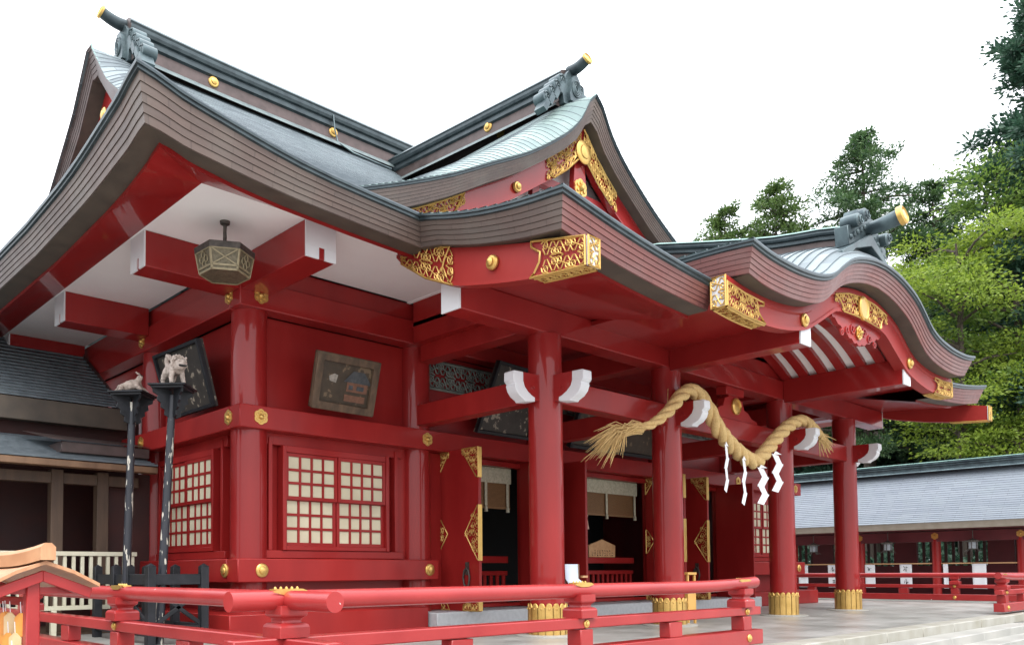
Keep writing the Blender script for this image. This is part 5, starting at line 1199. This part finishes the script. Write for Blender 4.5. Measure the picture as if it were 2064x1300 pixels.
for row, z in enumerate((.655, .53, .415, .30)):
    for j in range(11):
        y = 5.62+.11*j+rng.uniform(-.03, .03); x = AX-.09-.022*((j+row) % 3); h = rng.uniform(.12, .16)
        mb = MB(); g = rng.uniform(-.12, .12); e1 = Vector((math.sin(g)-.55, math.cos(g), 0)).normalized(); n_ = Vector((0, 0, 1)).cross(e1)
        mb.prism([(-.05, -h), (.05, -h), (.052, -.03), (.014, 0), (-.014, 0), (-.052, -.03)], (x, y, z-.04), e1, (0, 0, 1), n_, -.004, .004)
        o = mb.build('prayer_plaque', PM[rng.randrange(3)], None, bevel=.002, origin=(x, y, z-.04)); tag(o, 'small wooden prayer plaque hung on a string in the left corner rack', 'plaque', 'prayer plaques hung in the rack')
        mb = MB(); mb.tube([(x, y, z-.045), (x-.004, y+.004, z+.03)], .003, 4); mb.build('string', M['shide'], o)
        mb = MB()
        for q in range(3): mb.beam(Vector((x, y, z-.06-h*.25*q))-e1*.024+n_*-.0055, Vector((x, y, z-.06-h*.25*q))+e1*(.012+.004*q)-n_*.0055, .004, .002)
        mb.build('writing', M['black'], o, smooth=0)

# ================================================================== CORRIDOR (right background)
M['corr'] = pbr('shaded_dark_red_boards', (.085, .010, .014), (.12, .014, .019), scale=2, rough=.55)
co = thing('corridor_building', 'long low corridor with grey copper roof and red posts, right background', 'corridor', (30, 9, -.1))
CE = 29.0; CRX = 31.2; YA, YB = -4, 24
mb = MB()
def crow(s):
    t = s/2.2; x = CE+s; z = 2.30+1.92*(t*.85+.15*t*t); ys = arange(YA, YB, 30); return [(x, y, z) for y in ys], ys
stepped(mb, arange(0, 2.25, 27), crow, lip=.014)
cr_ = mb.build('roof', [tiles('grey_copper_shingles', (.185, .205, .235), (.15, .17, .20), .5, .3, .8, patina=(.19, .22, .235), joint=(.11, .12, .14), mort=.006), M['tileline']], co, recalc=False, smooth=20)
mb = MB()
stepped(mb, arange(0, 2.25, 12), lambda s: ([(2*CRX-p[0], p[1], p[2]) for p in crow(s)[0]], crow(s)[1])); mb.build('rear_roof', [M['roofdark'], M['tileline']], co, recalc=False)
mb = MB(); mb.grid([[(CE, y, 2.30), (CE+.02, y, 2.26), (CE+.04, y, 2.10), (CE+.35, y, 2.10)] for y in (YA, YB)]); mb.build('eave_board', M['eaveunder'] if False else pbr('grey_brown_eave', (.20, .17, .13), (.24, .21, .17), scale=4, rough=.6), cr_)
mb = MB(); sweep_ridge(mb, [(CRX, y, 4.10) for y in (YA, YB)], (1, 0, 0), .9, .36); mb.build('ridge', [M['copperblue'], M['copperteal'], M['copperblue'], M['copperblue']], cr_, smooth=25)
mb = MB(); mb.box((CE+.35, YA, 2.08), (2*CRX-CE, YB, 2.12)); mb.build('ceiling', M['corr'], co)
cys = [y for y in [6.87+2.32*k for k in range(-3, 7)]]
for y in cys:
    mb = MB(); mb.tube([(30.0, y, -.1), (30.0, y, 1.85)], .13, 18); mb.build('post', M['red'], co, smooth=40)
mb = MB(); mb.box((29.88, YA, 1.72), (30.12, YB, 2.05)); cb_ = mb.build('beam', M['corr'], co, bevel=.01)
for y in cys[:]:
    mb = MB(); hexflower(mb, (29.88, y, 1.90), (-1, 0, 0), .11, .02); mb.build('gold_flower', M['gold'], cb_)
mb = MB(); mb.box((29.9, YA, -.3), (33.2, YB, -.1)); mb.build('floor', M['stone'], co)
mb = MB(); mb.box((32.3, YA, -.1), (32.4, YB, .95)); 
for k in range(10): mb.box((32.25, YA+2.9*k, .95), (32.4, YA+2.9*k+.75, 2.1))
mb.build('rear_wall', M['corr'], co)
bar = MB()
for k in range(120): bar.box((32.33, YA+.23*k, .95), (32.37, YA+.23*k+.09, 2.1))
bar.build('window_bars', M['maroon'], co)
mb = MB(); mb.tube([(30.0, YA, 1.02), (30.0, YB, 1.02)], .022, 8); mb.build('banner_bar', M['woodlight'], co)
# hanging lanterns of the corridor
for y, lb in ((8.05, 'small dark iron hanging lantern, rightmost under the corridor eave'), (10.5, 'small dark iron hanging lantern under the corridor eave, right of the last porch column'), (12.95, 'small dark iron hanging lantern between the two far porch columns')):
    t = thing('corridor_lantern', lb, 'lantern', (29.6, y, 1.6), 'iron lanterns along the corridor')
    def hx(r, z): return [(29.6+r*math.cos(PI/3*k), y+r*math.sin(PI/3*k), z) for k in range(6)]
    mb = MB(); A = [hx(.03, 1.78), hx(.20, 1.70), hx(.22, 1.72), hx(.2, 1.675), hx(.1, 1.67)]
    for a, b in zip(A, A[1:]): mb.add(a+b, [(k, (k+1) % 6, 6+(k+1) % 6, 6+k) for k in range(6)])
    mb.tube([(29.6, y, 1.76), (29.6, y, 2.08)], .012, 6); mb.build('roof', M['iron'], t, smooth=20)
    mb = MB(); A = [hx(.125, 1.67), hx(.12, 1.46)]; mb.add(A[0]+A[1], [(k, (k+1) % 6, 6+(k+1) % 6, 6+k) for k in range(6)]); mb.build('body', pbr('grey_lantern_glass', (.18, .20, .22), (.26, .28, .30), scale=12, rough=.4), t, smooth=20)
    mb = MB()
    for k in range(6): a, b = A[0][k], A[1][k]; mb.beam(a, b, .018, .018)
    for k in range(6): mb.beam(A[1][k], A[1][(k+1) % 6], .02, .02); mb.beam(A[1][k], Vector(A[1][k])+Vector((A[1][k][0]-29.6, A[1][k][1]-y, -.09))*.9, .03, .012)
    mb.build('frame', M['iron'], t)
# white cloth banners with brush writing
def brush(mb, x, y, z, s, rng):
    for k in range(7):
        a = rng.choice((0, 0, PI/2, PI/2, PI/4, -PI/4)); cy, cz = y+rng.uniform(-.3, .3)*s, z+rng.uniform(-.38, .38)*s; l = rng.uniform(.25, .5)*s
        mb.beam((x, cy-math.cos(a)*l/2, cz-math.sin(a)*l/2), (x, cy+math.cos(a)*l/2, cz+math.sin(a)*l/2), .006, rng.uniform(.03, .06)*s+.006)
BN = [(8.0, .38, 'blank white cloth banner hanging on the corridor bar, beside the right railing corner', 0), (8.93, .14, 'narrow edge-on white cloth banner beside the red corridor post', 0), (10.1, .36, 'white cloth banner with bold black brush characters, right of the last porch column', 3), (11.22, .32, 'white cloth banner just right of the last porch column, faintly written', 2), (12.45, .34, 'white cloth banner with brush writing, just left of the last porch column', 3), (13.5, .34, 'white cloth banner beside the third porch column', 2)]
for y, w_, lb, nch in BN:
    t = thing('cloth_banner', lb, 'banner', (29.96, y, 1.0), 'cloth banners in the corridor')
    mb = MB(); rows = []
    for z in arange(1.0, .22, 8): rows.append([(29.955-.05*(1-z)**2+.012*math.sin(5*(yy-y)/w_+z*3), yy-.03*(1-z), z) for yy in arange(y-w_/2, y+w_/2*(1+.0*z), 7)])
    mb.grid(rows); o = mb.build('cloth', M['white'], t, smooth=60); md = o.modifiers.new('thick', 'SOLIDIFY'); md.thickness = .006
    if nch:
        mb = MB(); rng = random.Random(int(y*10))
        for k in range(nch): brush(mb, 29.915-.012*k, y-.01*k, .86-.21*k, w_*.52, rng)
        mb.build('writing', M['black'], t, smooth=0)
# ================================================================== TREES
def leaf(mb, p, d, l, w_, rng):
    d = d.normalized(); s = d.cross(Vector((rng.gauss(0, 1), rng.gauss(0, 1), rng.gauss(0, 1))))
    if s.length < 1e-3: s = Vector((1, 0, 0))
    s.normalize(); n = len(mb.v); e = p+d*l; m = p+d*l*.5
    mb.v += [tuple(p), tuple(m+s*w_), tuple(e), tuple(m-s*w_)]; mb.f.append((n, n+1, n+2, n+3)); mb.mi.append(0)
def trunk(name_parent, base, top, r0, r1, lean, rng, limbs):
    mb = MB(); b = Vector(base); t = Vector(top); pts = [b.lerp(t, k/8)+Vector((rng.gauss(0, lean), rng.gauss(0, lean), 0))*(0 if k in (0, 8) else 1) for k in range(9)]
    mb.tube(pts, [r0+(r1-r0)*k/8 for k in range(9)], 10)
    for a, e, r in limbs:
        a = Vector(a); e = Vector(e); mb.tube([a, a.lerp(e, .5)+Vector((0, 0, .08*(e-a).length)), e], [r, r*.6, r*.25], 6)
    return mb.build('trunk', M['bark'], name_parent, smooth=50)
def conifer(label, base, ztop, zcrown, rmax, seed, mat='fir', density=1.0, group=None, shape=.8, leafl=.34, name='conifer_tree', droop=.12, irregular=.35, R0=.34):
    rng = random.Random(seed); b = Vector(base); H = ztop-zcrown
    t = thing(name, label, 'tree', b, group); mb = MB(); limbs = []
    n = int(H/.62)
    for k in range(n):
        f = (k+.5)/n; z = zcrown+H*f; L0 = rmax*((1-f)**shape)+.25
        for j in range(rng.randint(6, 9)):
            a = rng.uniform(0, 2*PI); L = L0*rng.uniform(1-irregular*1.3, 1+irregular*.6); up = rng.uniform(-.05, .35)*L
            s = Vector((b.x, b.y, z)); d = Vector((math.cos(a), math.sin(a), 0)); limbs.append((s, s+d*L*.8+Vector((0, 0, up*.6-droop*L*.5)), .03+.02*L))
            m = max(2, int(L/.42))
            for q in range(m):
                u = (q+.6)/m
                if u < .25 and L > 1.2: continue
                p = s+d*(L*u)+Vector((0, 0, up*u-droop*L*u*u))+Vector((rng.gauss(0, .13), rng.gauss(0, .13), rng.gauss(0, .10)))
                R = R0*(.85+.5*rng.random())*(.62+.38*min(1, L/2.2))
                for c in range(int(rng.randint(15, 24)*density)):
                    v = Vector((rng.gauss(0, 1), rng.gauss(0, 1), rng.gauss(0, .6))).normalized()
                    leaf(mb, p+v*R*rng.random(), v+d*.4+Vector((0, 0, .25)), leafl*rng.uniform(.6, 1.2), leafl*.2, rng)
    mb.build('crown', M[mat], t, smooth=0, recalc=False)
    trunk(t, b, (b.x, b.y, ztop-.5), .12+.012*(ztop), .03, .04, rng, limbs[::2])
    return t
def broad(label, base, clumps, seed, mat, leafl=.26, per=420, group=None, name='leafy_tree', flat=.35, r0=.28, ztop=None):
    """clumps: (x, y, z, radius) relative to base; layered sprays with gaps"""
    rng = random.Random(seed); b = Vector(base); t = thing(name, label, 'tree', b, group); mb = MB(); limbs = []
    for cx, cy, cz, R in clumps:
        c = b+Vector((cx, cy, cz)); limbs.append((Vector((b.x, b.y, b.z+max(1.5, cz-.35*R-abs(cx)*.3))), c, .05+.025*R))
        for s_ in range(int(7*R)):
            a = rng.uniform(0, 2*PI); rr = R*math.sqrt(rng.random()); sc = c+Vector((rr*math.cos(a), rr*math.sin(a), rng.gauss(0, .38)*R)); d0 = Vector((math.cos(a), math.sin(a), rng.uniform(-.3, .15)))
            for q in range(int(per/7)):
                v = Vector((rng.gauss(0, 1), rng.gauss(0, 1), rng.gauss(0, .5))); p = sc+Vector((v.x*.44, v.y*.44, v.z*.40*flat))+d0*rng.uniform(-.3, .5)
                leaf(mb, p, v+Vector((0, 0, rng.uniform(-.4, .3)))+d0*.6, leafl*rng.uniform(.45, 1.5), leafl*rng.uniform(.2, .34), rng)
    mb.build('crown', M[mat], t, smooth=0, recalc=False)
    zt = ztop or max(c[2] for c in clumps); trunk(t, b, (b.x, b.y, b.z+zt-.4), r0, .04, .05, rng, limbs)
    return t
GZ = -.76
conifer('tall dark fir with pointed top and gappy branches, highest tree rising above the wavy gable', (46.7, 17.3, GZ), 24.5, 7, 7.6, 1, 'fir', 4.2, 'trees beyond the shrine', .78, .20, R0=.42, irregular=.55)
conifer('rounded clumpy pine between the tall fir and the thin tree near the gable', (43.2, 20.5, GZ), 21.6, 11, 3.4, 2, 'pine', 3.8, 'trees beyond the shrine', .42, .22, 'pine_tree', .05, .6)
conifer('thin sparse tree just right of the front gable edge, lit yellow-green at its lower side', (41.3, 22.4, GZ), 20.4, 12, 2.6, 3, 'pine', 3.0, 'trees beyond the shrine', .5, .22, 'pine_tree', .08, .5)
conifer('small dark treetop peeping over the porch ridge, nearest the gable slope', (41.3, 24.3, GZ), 18.2, 12, 1.9, 4, 'pine', 3.0, 'trees beyond the shrine', .45, .22, 'pine_tree', .06, .5)
conifer('dense dark conifer behind the gilded tube end of the porch ridge', (48.8, 14.6, GZ), 21.4, 6, 4.8, 5, 'fir', 3.6, 'trees beyond the shrine', .45, .24)
conifer('very tall blue-green cedar cut by the right picture edge', (42.0, 7.9, GZ), 27, 4.0, 4.8, 6, 'cedar', 6.5, 'trees beyond the shrine', .6, .26, 'cedar_tree', .4, .35, R0=.6)
rng = random.Random(5)
cl1 = [(rng.uniform(-2.4, 2.4)*(1-.35*abs(z-11)/5), rng.uniform(-2.6, 2.6)*(1-.35*abs(z-11)/5), z, rng.uniform(.75, 1.25)) for z in [7.4+.32*k for k in range(25)]]
broad('bright yellow-green leafy tree beside the right end of the porch roof', (37.7, 10.5, GZ), cl1, 31, 'bright', .16, 1000, 'trees beyond the shrine')
cl2 = [(rng.uniform(-2.2, 2.2), rng.uniform(-2.2, 2.0)*(1-.5*max(0, z-13)/6), z, rng.uniform(.7, 1.2)) for z in [7.2+.42*k for k in range(27)]]
broad('taller loose green leafy tree in front of the cedar by the right picture edge', (39.8, 9.0, GZ), cl2, 32, 'bright2', .16, 800, 'trees beyond the shrine')
cl3 = [(rng.uniform(-1.5, 1.5), rng.uniform(-1.7, 1.7), z, rng.uniform(.6, 1.0)) for z in [4.4+.25*k for k in range(12)]]
broad('small bright green tree low behind the corridor ridge at the right edge', (37.5, 8.6, GZ), cl3, 33, 'bright', .15, 900, 'trees beyond the shrine')
# the dark belt behind: each trunk and crown its own tree
for k, (x, y, zt, zc, r, lb) in enumerate([
    (52, 25.5, 14.5, 2.2, 3.6, 'dark cedar deep behind the corridor, seen left of the last porch column'),
    (50, 22.6, 15.5, 2.6, 3.4, 'dark cedar deep behind the corridor, seen just right of the third porch column'),
    (53, 20.8, 16.5, 4.2, 3.6, 'dark cedar with a bare straight trunk, right of the last porch column'),
    (51, 18.2, 15.0, 2.5, 3.6, 'dark cedar below the right porch eave tip'),
    (55, 16.9, 17.5, 3.2, 4.0, 'dark cedar behind the bright green tree'),
    (52, 13.2, 18.0, 3.0, 4.0, 'dark cedar above the corridor roof, right of the bright green tree'),
    (49, 10.4, 17.0, 3.0, 3.8, 'dark cedar low behind the corridor at the right picture edge')]):
    conifer(lb, (x, y, GZ), zt, zc*.5, r, 40+k, 'cedar', 1.2, 'dark cedars behind the corridor', .35, .42, 'cedar_tree', .2, .4)

hb = MB(); rng = random.Random(77)
for k in range(16000):
    x = 37+rng.gauss(0, .7); y = rng.uniform(-2, 26); z = GZ+3.3*rng.random()**.7*(.8+.2*math.sin(y*1.7)); leaf(hb, Vector((x, y, z)), Vector((rng.gauss(-.4, 1), rng.gauss(0, 1), rng.gauss(.3, .8))), .26*rng.uniform(.6, 1.3), .07, rng)
tag(hb.build('hedge', M['cedar'], smooth=0, recalc=False), 'dark green hedge seen through the openings behind the corridor', 'hedge')
